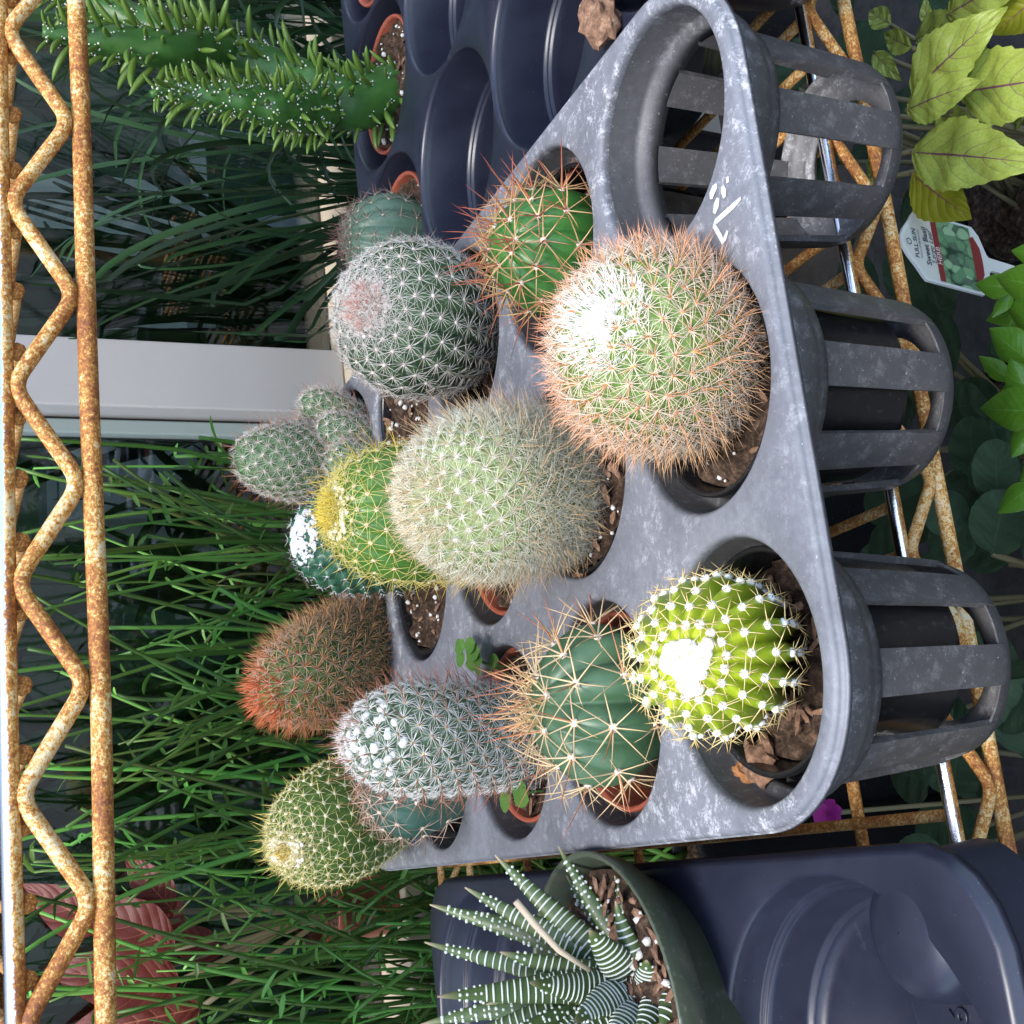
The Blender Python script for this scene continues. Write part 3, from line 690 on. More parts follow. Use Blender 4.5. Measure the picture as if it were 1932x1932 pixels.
pads(Po[:200], N[:200], .0042, (.75, .42, .16)).obj('areoles', m_wool, t, kind='stuff')
a = TAU*rs.rand(60); q = .048*np.sqrt(rs.rand(60)); pads(b.T+(b.e1*np.cos(a)[:, None]+b.e2*np.sin(a)[:, None])*q[:, None]-b.a*(q*q/R*.5)[:, None], np.repeat(b.a[None], 60, 0), .009, (.88, .87, .84)).obj('crown_wool', m_wool, t, kind='stuff')

# 2 rich green few-ribbed cactus, second row right
t = potted('potted_cactus', 2, 1, 'glossy green ribbed cactus with long red brown spines, second row right', soil_z=-1.11)
c, R, ax = globe(1034, 474, 1.92, 112, 946, 455)
b = Body(c-ax*R*1.25, c+ax*R*1.02, R*1.08, rb=.6, zc=.5, ribs=11, amp=.17, phase=.2)
U, PH = b.areoles_rib(.090, .12); P, N, T = b.at(U, PH)
b.mesh('body', m_body('body_deep_green', (.035, .135, .028), (.06, .20, .04), .3), t, nphi=176, tint=(.7, (1.3, 1.25, 1.1)))
mb = MB(); areole_spines(mb, P, N, T, 7, .078, .0021, (.62, .47, .22), (.42, .13, .06), .45, 2, .085, .0023, (.5, .2, .1), (.33, .06, .04), curve=.12, segs=3, csegs=3); mb.obj('spines', m_spine, t, kind='stuff')
pads(P, N, .0075, (.72, .62, .56)).obj('areoles', m_wool, t, kind='stuff')

# 3 blue-green broad-ribbed cactus, second row left
t = potted('potted_cactus', 0, 1, 'blue green broad ribbed cactus with long tan spines in terracotta pot, second row left', m_terra, -1.10, .162, -1.03)
c, R, ax = globe(1128, 1330, 1.90, 142, 985, 1338); ax = unit(ax+A(.0, -.25, .25))
b = Body(c-ax*R*.95, c+ax*R*.90, R*1.08, rb=.6, zc=.5, ribs=10, amp=.24, phase=.35)
U, PH = b.areoles_rib(.108, .15); P, N, T = b.at(U, PH)
b.mesh('body', m_body('body_blue_green', (.050, .118, .055), (.080, .158, .082), .38), t, nphi=160)
mb = MB(); areole_spines(mb, P, N, T, 8, .086, .0019, (.74, .58, .34), (.66, .42, .22), .5, 1, .11, .0021, (.56, .30, .14), (.38, .09, .06), curve=.1, segs=3, csegs=3, upbias=.1); tuft(mb, b, 26, .04, .085, .0023, (.74, .55, .26), (.55, .2, .1), .8); mb.obj('spines', m_spine, t, kind='stuff')
pads(P, N, .0085, (.74, .63, .55)).obj('areoles', m_wool, t, kind='stuff')

# 4 yellow-green cactus with white wool dots, front row left
t = potted('potted_cactus', 0, 0, 'yellow green cactus with white woolly dots along many ribs, front row left', soil_z=-1.095, perl=10, chips=60, off=(.012, .0))
c, R, ax = globe(1345, 1236, 1.46, 150, 1292, 1250)
b = Body(c-ax*R*1.9+A(0, .05, -.01), c+ax*R*.92, R*1.03, rb=.72, zc=.58, ribs=17, amp=.21, phase=.1, twist=.25)
U, PH = b.areoles_rib(.049, .08); P, N, T = b.at(U, PH)
b.mesh('body', m_body('body_lime', (.25, .36, .014), (.34, .45, .025), .28), t, nphi=204, nu=80, tint=(.5, (1.45, 1.25, 1.2)))
mb = MB(); areole_spines(mb, P+N*.003, N, T, 5, .032, .0012, (.72, .62, .34), (.62, .42, .14), .35, 1, .022, .0013, (.72, .55, .25), (.6, .35, .1)); mb.obj('spines', m_spine, t, kind='stuff')
pads(P+N*.002, N, .0070, (.88, .87, .84), .8).obj('areoles', m_wool, t, kind='stuff')
a = TAU*rs.rand(70); q = .029*np.sqrt(rs.rand(70))*(1+.25*np.sin(3*a)); pads(b.T+(b.e1*np.cos(a)[:, None]+b.e2*np.sin(a)[:, None])*q[:, None]-b.a*(q*q/R*.4)[:, None]+b.a*.004, np.repeat(b.a[None], 70, 0), .0095, (.88, .87, .84)).obj('crown_wool', m_wool, t, kind='stuff')

# 5 white frosted globe with pink crown, third row right
t = potted('potted_cactus', 2, 2, 'frosted white spined globe cactus with pinkish crown, third row right', soil_z=-1.10, r=.165)
c, R, ax = globe(772, 600, 2.30, 141, 692, 578)
b = Body(c-ax*R*1.35, c+ax*R*.97, R*1.03, rb=.66, zc=.55, ribs=20, amp=.16, phase=0, twist=.2)
U, PH = b.areoles_rib(.034, .03); P, N, T = b.at(U, PH)
b.mesh('body', m_body('body_frost_green', (.050, .105, .045), (.075, .14, .06), .5), t, nphi=200)
mb = MB(); areole_spines(mb, P, N, T, 16, .037, .00085, (.66, .62, .56), (.68, .65, .61), .28, 1, .034, .0010, (.55, .42, .36), (.22, .10, .08), colj=.12); tuft(mb, b, 260, .034, .028, .001, (.72, .45, .38), (.50, .13, .08), 1.0, .004)
mb.obj('spines', m_spine, t, kind='stuff')
k = U > .45; pads(P[k]+N[k]*.002, N[k], .0046, (.66, .58, .52)).obj('areoles', m_wool, t, kind='stuff')
a = TAU*rs.rand(90); q = .03+.028*rs.rand(90); pads(b.T+(b.e1*np.cos(a)[:, None]+b.e2*np.sin(a)[:, None])*q[:, None]-b.a*(q*q/R*.5)[:, None], np.repeat(b.a[None], 90, 0), .006, (.78, .70, .68)).obj('crown_wool', m_wool, t, kind='stuff')

# 6 cream-haired lime column, second row middle
t = potted('potted_cactus', 1, 1, 'stout lime green cactus wrapped in cream hair spines, second row middle', soil_z=-1.025, r=.174, zr=-1.012, chips=70, perl=20)
base_ = A(.606, 2.00, -1.035); tip = pix_y(800, 944, 1.88)
b = Body(base_, tip, .114, rb=.88, zc=.64, ribs=0, tub=.013)
U, PH = b.areoles_spiral(440, .0, .997); P, N, T = b.at(U, PH)
b.mesh('body', m_body('body_pale_lime', (.22, .31, .09), (.30, .40, .13), .4), t, P, .012, nphi=140, tint=(.55, (1.3, 1.2, 1.3)))
Po = P+N*.011; f = np.clip((.62-U)/.3, 0, 1); mb = MB()
areole_spines(mb, Po, N, T, 22, .032+.016*f, .00075, (.82, .78, .62), A(.82, .78, .62)-f[:, None]*A(.14, .15, .12), .6, 3, .038+.016*f, .0010, (.72, .58, .34), (.60, .36, .18), hook=.5, csegs=3); tuft(mb, b, 420, .055, .036, .0011, (.86, .80, .58), (.78, .60, .36), .9)
mb.obj('spines', m_spine, t, kind='stuff')
pads(Po, N, np.where(U > .55, .0062, .0032), (.86, .85, .78)).obj('areoles', m_wool, t, kind='stuff')

# 7 golden-spined column, third row middle
t = potted('potted_cactus', 1, 2, 'green ribbed column cactus with golden yellow spines and yellow crown, third row middle', m_terra, -1.055, .164, -1.035, perl=24, off=(0, .0))
base_ = A(.635, 2.335, -1.12); tip = pix_y(622, 962, 2.26)
b = Body(base_, tip, .128, rb=.85, zc=.66, ribs=18, amp=.09, phase=.05)
U, PH = b.areoles_rib(.042, .03); P, N, T = b.at(U, PH)
b.mesh('body', m_body('body_fresh_green', (.05, .16, .022), (.085, .215, .035), .35), t, nphi=180)
mb = MB(); areole_spines(mb, P, N, T, 8, .046, .00095, (.72, .64, .22), (.70, .60, .16), .3, 1, .055, .0011, (.66, .52, .10), (.60, .42, .06), upbias=.08, segs=2); tuft(mb, b, 200, .030, .026, .0012, (.74, .58, .08), (.74, .56, .08), .7)
mb.obj('spines', m_spine, t, kind='stuff')
pads(P, N, .0055, (.72, .60, .42)).obj('areoles', m_wool, t, kind='stuff')
a = TAU*rs.rand(60); q = .030+.026*rs.rand(60); pads(b.T+(b.e1*np.cos(a)[:, None]+b.e2*np.sin(a)[:, None])*q[:, None]-b.a*(q*q/b.R*.55)[:, None], np.repeat(b.a[None], 60, 0), .0065, (.80, .76, .62)).obj('crown_wool', m_wool, t, kind='stuff')

# 8 dark green with white woolly crown, fourth row middle
t = potted('potted_cactus', 1, 3, 'dark green bumpy cactus with white woolly crown behind the golden column', soil_z=-1.025, r=.170, zr=-1.012, perl=40, chips=24)
base_ = A(.70, 2.80, -1.08); tip = pix_y(562, 1012, 2.72)
b = Body(base_, tip, .112, rb=.8, zc=.6, tub=.013)
U, PH = b.areoles_spiral(240, .0, .985); P, N, T = b.at(U, PH)
b.mesh('body', m_body('body_dark_bluegreen', (.020, .085, .045), (.035, .12, .065), .35), t, P, .012, nphi=128)
mb = MB(); Po = P+N*.011; areole_spines(mb, Po, N, T, 4, .016, .0011, (.60, .58, .55), (.5, .5, .5), .5, 2, .026, .0013, (.06, .04, .04), (.03, .02, .02)); mb.obj('spines', m_spine, t, kind='stuff')
pads(Po, N, .0040, (.70, .70, .68)).obj('areoles', m_wool, t, kind='stuff')
a = TAU*rs.rand(420); q = .060*np.sqrt(rs.rand(420)); pads(b.T+(b.e1*np.cos(a)[:, None]+b.e2*np.sin(a)[:, None])*q[:, None]-b.a*(q*q/b.R*.6)[:, None]+b.a*.004, np.repeat(b.a[None], 420, 0), .0055, (.66, .66, .70)).obj('crown_wool', m_wool, t, kind='stuff')

# 9 rust-red furry column leaning left, back row middle
t = potted('potted_cactus', 1, 4, 'furry rust red spined column cactus leaning towards the window, back row middle', soil_z=-1.03, r=.168, zr=-1.015, perl=26)
base_ = A(.575, 3.13, -1.08); tip = pix_y(506, 1318, 2.93)
b = Body(base_, tip, .103, rb=.85, zc=.6, tub=.008)
U, PH = b.areoles_spiral(380, .0, .997); P, N, T = b.at(U, PH)
b.mesh('body', m_body('body_mid_green', (.055, .14, .03), (.085, .19, .045), .42), t, P, .011, nphi=120)
mb = MB(); Po = P+N*.007; f = np.clip((U-.5)/.35, 0, 1)[:, None]
areole_spines(mb, Po, N, T, 12, .034, .0012, (.62, .50, .40), A(.50, .33, .18)*(1-f)+A(.66, .25, .12)*f, .5, 6, .048, .0014, A(.52, .30, .14)*(1-f)+A(.62, .20, .08)*f, A(.45, .24, .11)*(1-f)+A(.55, .12, .05)*f, upbias=.05)
tuft(mb, b, 160, .05, .045, .0015, (.62, .22, .09), (.55, .12, .05), .9); mb.obj('spines', m_spine, t, kind='stuff')
pads(Po, N, .0042, (.66, .58, .52)).obj('areoles', m_wool, t, kind='stuff')

# 10 clustered small heads, back row right
t = potted('potted_cactus', 2, 4, 'clump of small grey green cactus heads with pale hooked spines, back row right', soil_z=-1.05, r=.165, zr=-1.03, perl=20)
mb = MB(); pa = MB(); m10 = m_body('body_clump_green', (.055, .13, .05), (.085, .18, .06), .45)
for hb, tp, R, n in ((A(.99, 3.12, -1.04), pix_y(448, 862, 3.06), .090, 300), (A(1.06, 3.06, -1.03), pix_y(572, 752, 3.10), .050, 100), (A(1.0, 3.0, -1.04), pix_y(600, 806, 3.02), .052, 100), (A(.93, 2.98, -1.05), pix_y(622, 866, 2.96), .055, 110), (A(1.09, 3.15, -1.03), pix_y(560, 800, 3.18), .045, 55)):
    b = Body(hb, tp, R, rb=.75, zc=.5, tub=.009); U, PH = b.areoles_spiral(n, .0, .985); P, N, T = b.at(U, PH); b.mesh('head', m10, t, P, .009, nphi=96, nu=48); Po = P+N*.008
    areole_spines(mb, Po, N, T, 15, .026, .0008, (.68, .66, .58), (.66, .60, .54), .4, 1, .036, .0011, (.5, .25, .18), (.36, .12, .09), hook=.5, csegs=3); V_, N_ = Po, N
    pa_ = pads(Po, N, .0028, (.66, .62, .50)); pa.add(*pa_.get(), np.concatenate(pa_.C))
mb.obj('spines', m_spine, t, kind='stuff'); pa.obj('areoles', m_wool, t, kind='stuff')

# 11 silvery white column with red hooks, third row left
t = potted('potted_cactus', 0, 2, 'silvery white spined column cactus with red hooked spines, third row left', m_terra, -1.045, .166, -1.03, off=(.012, -.005), perl=14)
base_ = A(.205, 2.33, -1.12); tip = pix_y(668, 1398, 2.16)
b = Body(base_, tip, .084, rb=.95, zc=.70, tub=.013)
U, PH = b.areoles_spiral(340, .0, .998); P, N, T = b.at(U, PH)
b.mesh('body', m_body('body_grey_green', (.075, .135, .075), (.11, .18, .10), .5), t, P, .012, nphi=120, nu=80)
mb = MB(); Po = P+N*.011; areole_spines(mb, Po, N, T, 20, .027, .0009, (.80, .79, .75), (.80, .79, .75), .3, 2, .040, .0011, (.42, .22, .14), (.36, .10, .07), hook=.55, csegs=3, colj=.1); tuft(mb, b, 150, .04, .028, .0011, (.8, .78, .74), (.6, .4, .34), .9); mb.obj('spines', m_spine, t, kind='stuff')
pads(Po, N, .0038, (.74, .50, .16)).obj('areoles', m_wool, t, kind='stuff')
k = (U > .62); ax_ = P[k]+T[k]*.014+N[k]*.0035; pads(np.concatenate([ax_, ax_+(rs.rand(*ax_.shape)-.5)*.016]), np.concatenate([N[k], N[k]]), .0095, (.84, .84, .84), .4).obj('crown_wool', m_wool, t, kind='stuff')

# 12 bluish cactus half hidden behind the silvery column
t = potted('potted_cactus', 0, 3, 'smooth dark blue green cactus with sparse pale spines half hidden behind the silvery column', soil_z=-1.09, perl=10)
c, R, ax = globe(768, 1484, 2.62, 88, 690, 1490); ax = unit(ax+A(0, 0, .4))
b = Body(c-ax*R*1.2, c+ax*R*.95, R*1.08, rb=.7, zc=.55, ribs=10, amp=.12, phase=.3)
U, PH = b.areoles_rib(.06, .1); P, N, T = b.at(U, PH); b.mesh('body', m_body('body_teal', (.030, .085, .065), (.045, .115, .085), .42), t, nphi=160)
mb = MB(); areole_spines(mb, P, N, T, 7, .055, .0014, (.55, .46, .36), (.45, .25, .18), .4, 1, .05, .0015, (.4, .2, .12), (.2, .07, .05), curve=.1, segs=3); mb.obj('spines', m_spine, t, kind='stuff'); pads(P, N, .0065, (.68, .56, .46)).obj('areoles', m_wool, t, kind='stuff')

# 13 yellow column leaning out, back row left
t = potted('potted_cactus', 0, 4, 'pale yellow spined column cactus leaning out at the back left corner', soil_z=-1.08, perl=10)
base_ = A(.20, 3.12, -1.10); tip = pix_y(538, 1606, 2.74)
b = Body(base_, tip, .128, rb=.72, zc=.6, ribs=24, amp=.06, phase=.0)
U, PH = b.areoles_rib(.036, .02); P, N, T = b.at(U, PH); b.mesh('body', m_body('body_yellow_green', (.085, .165, .035), (.12, .215, .05), .42), t, nphi=192, nu=72)
mb = MB(); areole_spines(mb, P, N, T, 6, .022+.012*np.clip((U-.5)*3, 0, 1), .00095, (.74, .68, .36), (.74, .64, .26), .35, 1, .022+.026*np.clip((U-.5)*3, 0, 1), .0012, (.68, .56, .18), (.66, .50, .12), upbias=.1); tuft(mb, b, 80, .012, .018, .0013, (.6, .42, .08), (.6, .4, .08), .7); mb.obj('spines', m_spine, t, kind='stuff')
pads(P, N, .0056, (.78, .72, .54)).obj('areoles', m_wool, t, kind='stuff')
a = TAU*rs.rand(90); q = .014+.026*rs.rand(90); pads(b.T+(b.e1*np.cos(a)[:, None]+b.e2*np.sin(a)[:, None])*q[:, None]-b.a*(q*q/b.R*.5)[:, None], np.repeat(b.a[None], 90, 0), .0055, (.80, .76, .66)).obj('crown_wool', m_wool, t, kind='stuff')

# pot of bare soil, fourth row right
t = potted('pot_of_soil', 2, 3, 'black pot of bare crumbly soil between the frosted globe and the clump of heads', soil_z=-1.02, r=.170, zr=-1.008, perl=40, chips=20, cat='pot')

# ------------------------------------------------------------------ leaves
def leaf_mesh(name, m, wd=.5, nu=22, nv=9, serr=.0, nser=9, fold=.18, droop=.18, puck=.012, peak=.42, seed=0, thick=0, petiole=.0, round_=0.):
    q = np.random.RandomState(seed); u = np.linspace(0, 1, nu); v = np.linspace(-1, 1, nv); V = []; UVs = []
    for a in u:
        f = (a/peak if a < peak else (1-a)/(1-peak)); f = max(f, 0); hw = wd/2*(math.sin(f*math.pi/2)**(.75+.0*round_) if a < peak or round_ else f**.85*(1+.25*(1-f)*f*2))
        if round_: hw = wd/2*math.sqrt(max(0, 1-(2*a-1)**2))
        for b in v:
            ed = 1.0
            if serr and abs(b) > .99: ed = 1+serr*(((a*nser) % 1)-.5)*min(1, f*3)
            y = hw*b*ed; z = (abs(b) if fold > 0 else b*b*1.6)*hw*fold-droop*a*a*(1 if fold > 0 else 1.2)+puck*math.sin(a*TAU*3.2-abs(b)*2.2)*(1-abs(b))*abs(b)*3+q.uniform(-.3, .3)*puck
            V.append((a, y, z)); UVs.append((a, (b+1)/2))
    return mesh(name, np.array(V), grid_faces(nu, nv), m, True, uv=np.array(UVs), scale=1.0)
def put_leaf(name, me, base_, tip_, parent, nrm=None, roll=0, s=None):
    base_ = np.asarray(base_); tip_ = np.asarray(tip_); x = tip_-base_; L = np.linalg.norm(x); x = x/L
    n = unit(-base_)*.8+A(0, 0, .6) if nrm is None else np.asarray(nrm, float)
    n = n-x*np.dot(n, x); n = unit(n); y = np.cross(n, x)
    if roll: c, s_ = math.cos(roll), math.sin(roll); n, y = n*c+y*s_, y*c-n*s_
    return inst(name, me, place(ORG[parent], base_, x, y, n, L*S), parent)
def ground_pot(t, x, y, r, h, m=m_blackpot): pot_parts(t, (x, y), r, GZ+h, GZ, m, GZ+h-.05, perl=0, chips=0, taper=.75, rim_h=.06)

# --- lime basil with purple veins, below the right front pocket
m_lime = m_leaf('lime_basil_leaf', (.32, .42, .07), (.44, .52, .11), (.19, .07, .12), .04, .34, .3)
m_limed = m_leaf('olive_shade_basil_leaf', (.22, .25, .015), (.28, .29, .02), (.22, .10, .08), .05, .42, .3)  # olive copy of the lime leaf; the lower leaf's shade sits in its colour
m_basil = m_leaf('sweet_basil_leaf', (.085, .22, .018), (.13, .30, .03), (.16, .36, .08), .03, .30, .3, side=False)
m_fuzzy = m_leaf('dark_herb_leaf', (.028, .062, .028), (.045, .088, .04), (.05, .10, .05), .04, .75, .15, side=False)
c6 = lambda x, y: ((2400+x/2.76)/1.5404, (y/2.76)/1.5404)
bp = thing('basil_plant', (1.42, 1.93, GZ), 'lime green basil plant with purple veined leaves below the empty front pocket', 'plant')
ground_pot(bp, 1.42, 1.93, .26, .5)
Lm = [leaf_mesh('leaf', m_lime, w_, serr=.10, nser=11, fold=.16, droop=.20, puck=.030, peak=.42, seed=k, nu=34, nv=13) for k, w_ in enumerate((.50, .52, .44))]
LB_ = []; Ld = leaf_mesh('leaf', m_limed, .66, serr=.10, nser=11, fold=.12, droop=.10, peak=.45, seed=5)
for (b_, t_, zb, zt, k) in (((690, 760), (1300, 95), -1.80, -1.77, 0), ((650, 885), (1120, 645), -1.77, -1.75, 1), ((1075, 742), (1900, 610), -1.87, -1.84, 0), ((690, 1225), (1550, 1252), -1.80, -1.77, 2), ((690, 1400), (1128, 1748), -1.86, -1.88, 3), ((980, 120), (1560, -260), -1.90, -1.86, 0), ((1760, -80), (1320, 290), -1.95, -1.93, 3), ((810, 215), (790, -30), -1.96, -1.94, 2), ((690, 385), (410, 262), -1.86, -1.84, 1), ((720, 320), (1095, 125), -1.95, -1.93, 1), ((860, 905), (1135, 975), -1.93, -1.92, 1), ((250, 1000), (480, 850), -1.98, -1.95, 2), ((520, 1250), (230, 1340), -1.96, -1.98, 1), ((260, 1500), (520, 1480), -1.95, -1.98, 2), ((1560, 560), (1230, 400), -1.99, -1.97, 1), ((1180, 640), (1250, 250), -2.0, -2.0, 2), ((300, 900), (120, 1160), -1.98, -1.99, 0), ((60, 700), (280, 620), -2.0, -2.0, 1), ((1600, 900), (1420, 1060), -2.1, -2.12, 2), ((520, 200), (300, 60), -2.05, -2.04, 1), ((380, 420), (560, 620), -2.06, -2.06, 2)):
    put_leaf('leaf', Ld if k == 3 else Lm[k], pix_z(*c6(*b_), zb), pix_z(*c6(*t_), zt), bp, roll=rnd.uniform(-.2, .2)); LB_.append(pix_z(*c6(*b_), zb))
m_stem = mat('green_purple_stem', (.14, .12, .06), .6)
mbs = MB()
for k, e in enumerate(LB_):
    s0 = A(1.42+rnd.uniform(-.06, .06), 1.93+rnd.uniform(-.06, .06), GZ+.44); mid_ = A(s0[0]*.6+e[0]*.4, s0[1]*.6+e[1]*.4, e[2]-.18)
    tt = np.linspace(0, 1, 9)[:, None]; mbs.add(*tube((1-tt)**2*s0+2*tt*(1-tt)*mid_+tt*tt*e, np.linspace(.012, .0055, 9), 7))
mbs.obj('stems', m_stem, bp)
# --- sweet basil
c7 = lambda x, y: ((2200+x/2.415)/1.5404, (700+y/2.415)/1.5404)
sb = thing('basil_plant', (.86, 2.02, GZ), 'sweet basil plant with glossy bright green cupped leaves beside the name tag', 'plant')
ground_pot(sb, .86, 2.06, .27, .52)
LB2 = []; Lb = [leaf_mesh('leaf', m_basil, w_, serr=0, fold=-.30, droop=.30, puck=.006, peak=.46, seed=20+k, nv=13) for k, w_ in enumerate((.60, .68, .48))]
for (b_, t_, k, zz) in (((2060, 330), (1600, 245), 0, -1.86), ((1800, 330), (1520, 300), 1, -1.90), ((1905, 830), (1590, 620), 1, -1.88), ((1790, 985), (1545, 815), 2, -1.93), ((1935, 1130), (1790, 830), 1, -1.9), ((1990, 1190), (1475, 1195), 0, -1.84), ((1960, 1270), (1790, 1480), 1, -1.94), ((1960, 1700), (1670, 1900), 0, -1.9), ((1800, 360), (1660, 490), 2, -1.95), ((1880, 480), (1600, 560), 1, -2.0), ((1950, 560), (1650, 720), 0, -2.02), ((2000, 620), (1700, 450), 0, -1.97), ((1990, 980), (1700, 1060), 1, -2.02), ((2050, 1500), (1850, 1650), 1, -1.98), ((2050, 100), (1780, 60), 1, -2.0)):
    put_leaf('leaf', Lb[k], pix_z(*c7(*b_), zz-.03), pix_z(*c7(*t_), zz+.02), sb, roll=rnd.uniform(-.3, .3)); LB2.append(pix_z(*c7(*b_), zz-.03))
mbs = MB()
for e in LB2:
    s0 = A(.86+rnd.uniform(-.06, .06), 2.06+rnd.uniform(-.06, .06), GZ+.46); tt = np.linspace(0, 1, 9)[:, None]; mbs.add(*tube(s0*(1-tt)+e*tt+A(.02, 0, 0)*np.sin(tt*3.14), np.linspace(.011, .006, 9), 7))
mbs.obj('stems', mat('fresh_stem', (.12, .20, .05), .5), sb)
# --- plant tag
g0 = pix_z((2550+1000/4.535)/1.5404, (600+640/4.535)/1.5404, -1.98); dep = np.dot(g0, FW)/FPX/4.535/1.5404
vd = unit(g0); ua = -UP*820+RT*-230+vd*600; ub = -UP*-60+RT*790+vd*385; ua = ua*1.06; ub = ub*1.06
LA, LB = np.linalg.norm(ua)*dep, np.linalg.norm(ub)*dep; ea = unit(ua); eb = unit(ub-ea*np.dot(ub, ea)); en = np.cross(eb, -ea); en = en if np.dot(en, g0) < 0 else -en
def tg(a, b_, h=0): return g0+ea*LA*(a-.5)+eb*LB*(b_-.5)+en*h          # a: 0 top..1 bottom, b: 0 left..1 right
ol = [(.02, -.02), (.0, -.02), (-.06, .06), (-.12, .16), (-.22, .30), (-.28, .42), (-.29, .5), (-.28, .58), (-.22, .70), (-.12, .84), (-.06, .94), (.0, 1.02), (.02, 1.02), (.86, 1.02), (.95, .90), (1.02, .64), (1.05, .60), (2.3, .56), (2.4, .5), (2.3, .44), (1.05, .40), (1.02, .36), (.95, .10), (.86, -.02)]
n = len(ol); Vt = [tg(a, b_, .003) for a, b_ in ol]+[tg(a, b_, -.003) for a, b_ in ol]
tagt = thing('plant_tag', tg(2.4, .5), 'white plant tag printed Sweet Basil Large Leaf with red bands and leaf picture', 'tag')
obj('card', Vt, [list(range(n)), list(range(n, 2*n))[::-1]]+[[i, (i+1) % n, n+(i+1) % n, n+i] for i in range(n)], mat('tag_card', (.66, .70, .70), .45), tagt, smooth=False)
obj('border', [tg(a*.93+.03, .5+(b_-.5)*.93, .0036) for a, b_ in ol[:14]+[(.86, -.02)]], [list(range(15))], mat('tag_face', (.60, .64, .60), .45), tagt, smooth=False)
def quad(a0, a1, b0, b1, h): return [tg(a0, b0, h), tg(a1, b0, h), tg(a1, b1, h), tg(a0, b1, h)]
m_band = mat('tag_red', (.22, .03, .03), .5)
obj('red_band', quad(.20, .285, .02, .98, .0044), [[0, 1, 2, 3]], m_band, tagt, smooth=False)
obj('red_band', [tg(.78, .18, .0044), tg(.84, .14, .0044), tg(.92, .3, .0044), tg(.93, .5, .0044), tg(.92, .7, .0044), tg(.84, .86, .0044), tg(.78, .82, .0044)], [list(range(7))], m_band, tagt, smooth=False)
def b_print(t, b):
    uvn = node(t, 'ShaderNodeUVMap'); vo = node(t, 'ShaderNodeTexVoronoi'); vo.inputs['Scale'].default_value = 4.6; mp = node(t, 'ShaderNodeMapping'); mp.inputs['Rotation'].default_value = (0, 0, .7); mp.inputs['Scale'].default_value = (.75, 1.6, 1)
    t.links.new(uvn.outputs[0], mp.inputs[0]); t.links.new(mp.outputs[0], vo.inputs['Vector']); sp = node(t, 'ShaderNodeSeparateColor'); t.links.new(vo.outputs['Color'], sp.inputs[0])
    wv = node(t, 'ShaderNodeTexWave'); wv.inputs['Scale'].default_value = 9; wv.inputs['Distortion'].default_value = 5; t.links.new(uvn.outputs[0], wv.inputs['Vector'])
    c = ramp(t, sp.outputs[0], [(.15, (.01, .05, .03)), (.4, (.04, .18, .07)), (.7, (.10, .28, .11)), (.95, (.26, .45, .26))])
    c = mixc(t, math_(t, 'MULTIPLY', wv.outputs['Fac'], .35), c, (.45, .62, .45)); c = mixc(t, ramp(t, vo.outputs['Distance'], [(.62, (0, 0, 0)), (.85, (1, 1, 1))]), c, (.012, .055, .03))
    t.links.new(c, b.inputs['Base Color']); b.inputs['Roughness'].default_value = .35
obj('leaf_picture', quad(.29, .80, .02, .98, .0040), [[0, 1, 2, 3]], mat('tag_picture', build=b_print), tagt, smooth=False, uv=A(0, 0, 1, 0, 1, 1, 0, 1).reshape(4, 2))
def text(body, a, b_, size, m, parent, name='printed_text', h=.0052, shear=0., org=None, axx=None, axy=None, axz=None, align='CENTER', offset=0.):
    cu = bpy.data.curves.new('t', 'FONT'); cu.body = body; cu.size = 1; cu.align_x = align; cu.align_y = 'CENTER'; cu.shear = shear; cu.offset = offset; o = bpy.data.objects.new('t', cu); link(o)
    me = bpy.data.meshes.new_from_object(o.evaluated_get(bpy.context.evaluated_depsgraph_get())); bpy.data.objects.remove(o); me.materials.append(m); me.name = name
    return inst(name, me, place(ORG[parent], tg(a, b_, h), eb, -ea, en, size*LB*S), parent)
m_ink = mat('tag_ink', (.035, .05, .09), .6)
text('FULL SUN', -.085, .5, .10, m_ink, tagt, offset=.012); text('hours of direct sun', -.025, .5, .055, m_ink, tagt, shear=.2)
text('Sweet Basil', .075, .5, .125, m_ink, tagt, offset=.012); text("'Large Leaf'", .155, .5, .115, m_ink, tagt, shear=.25); text('HERB', .243, .40, .11, mat('tag_white', (.7, .6, .6), .5), tagt, offset=.012)
text('O', -.175, .5, .13, m_ink, tagt)
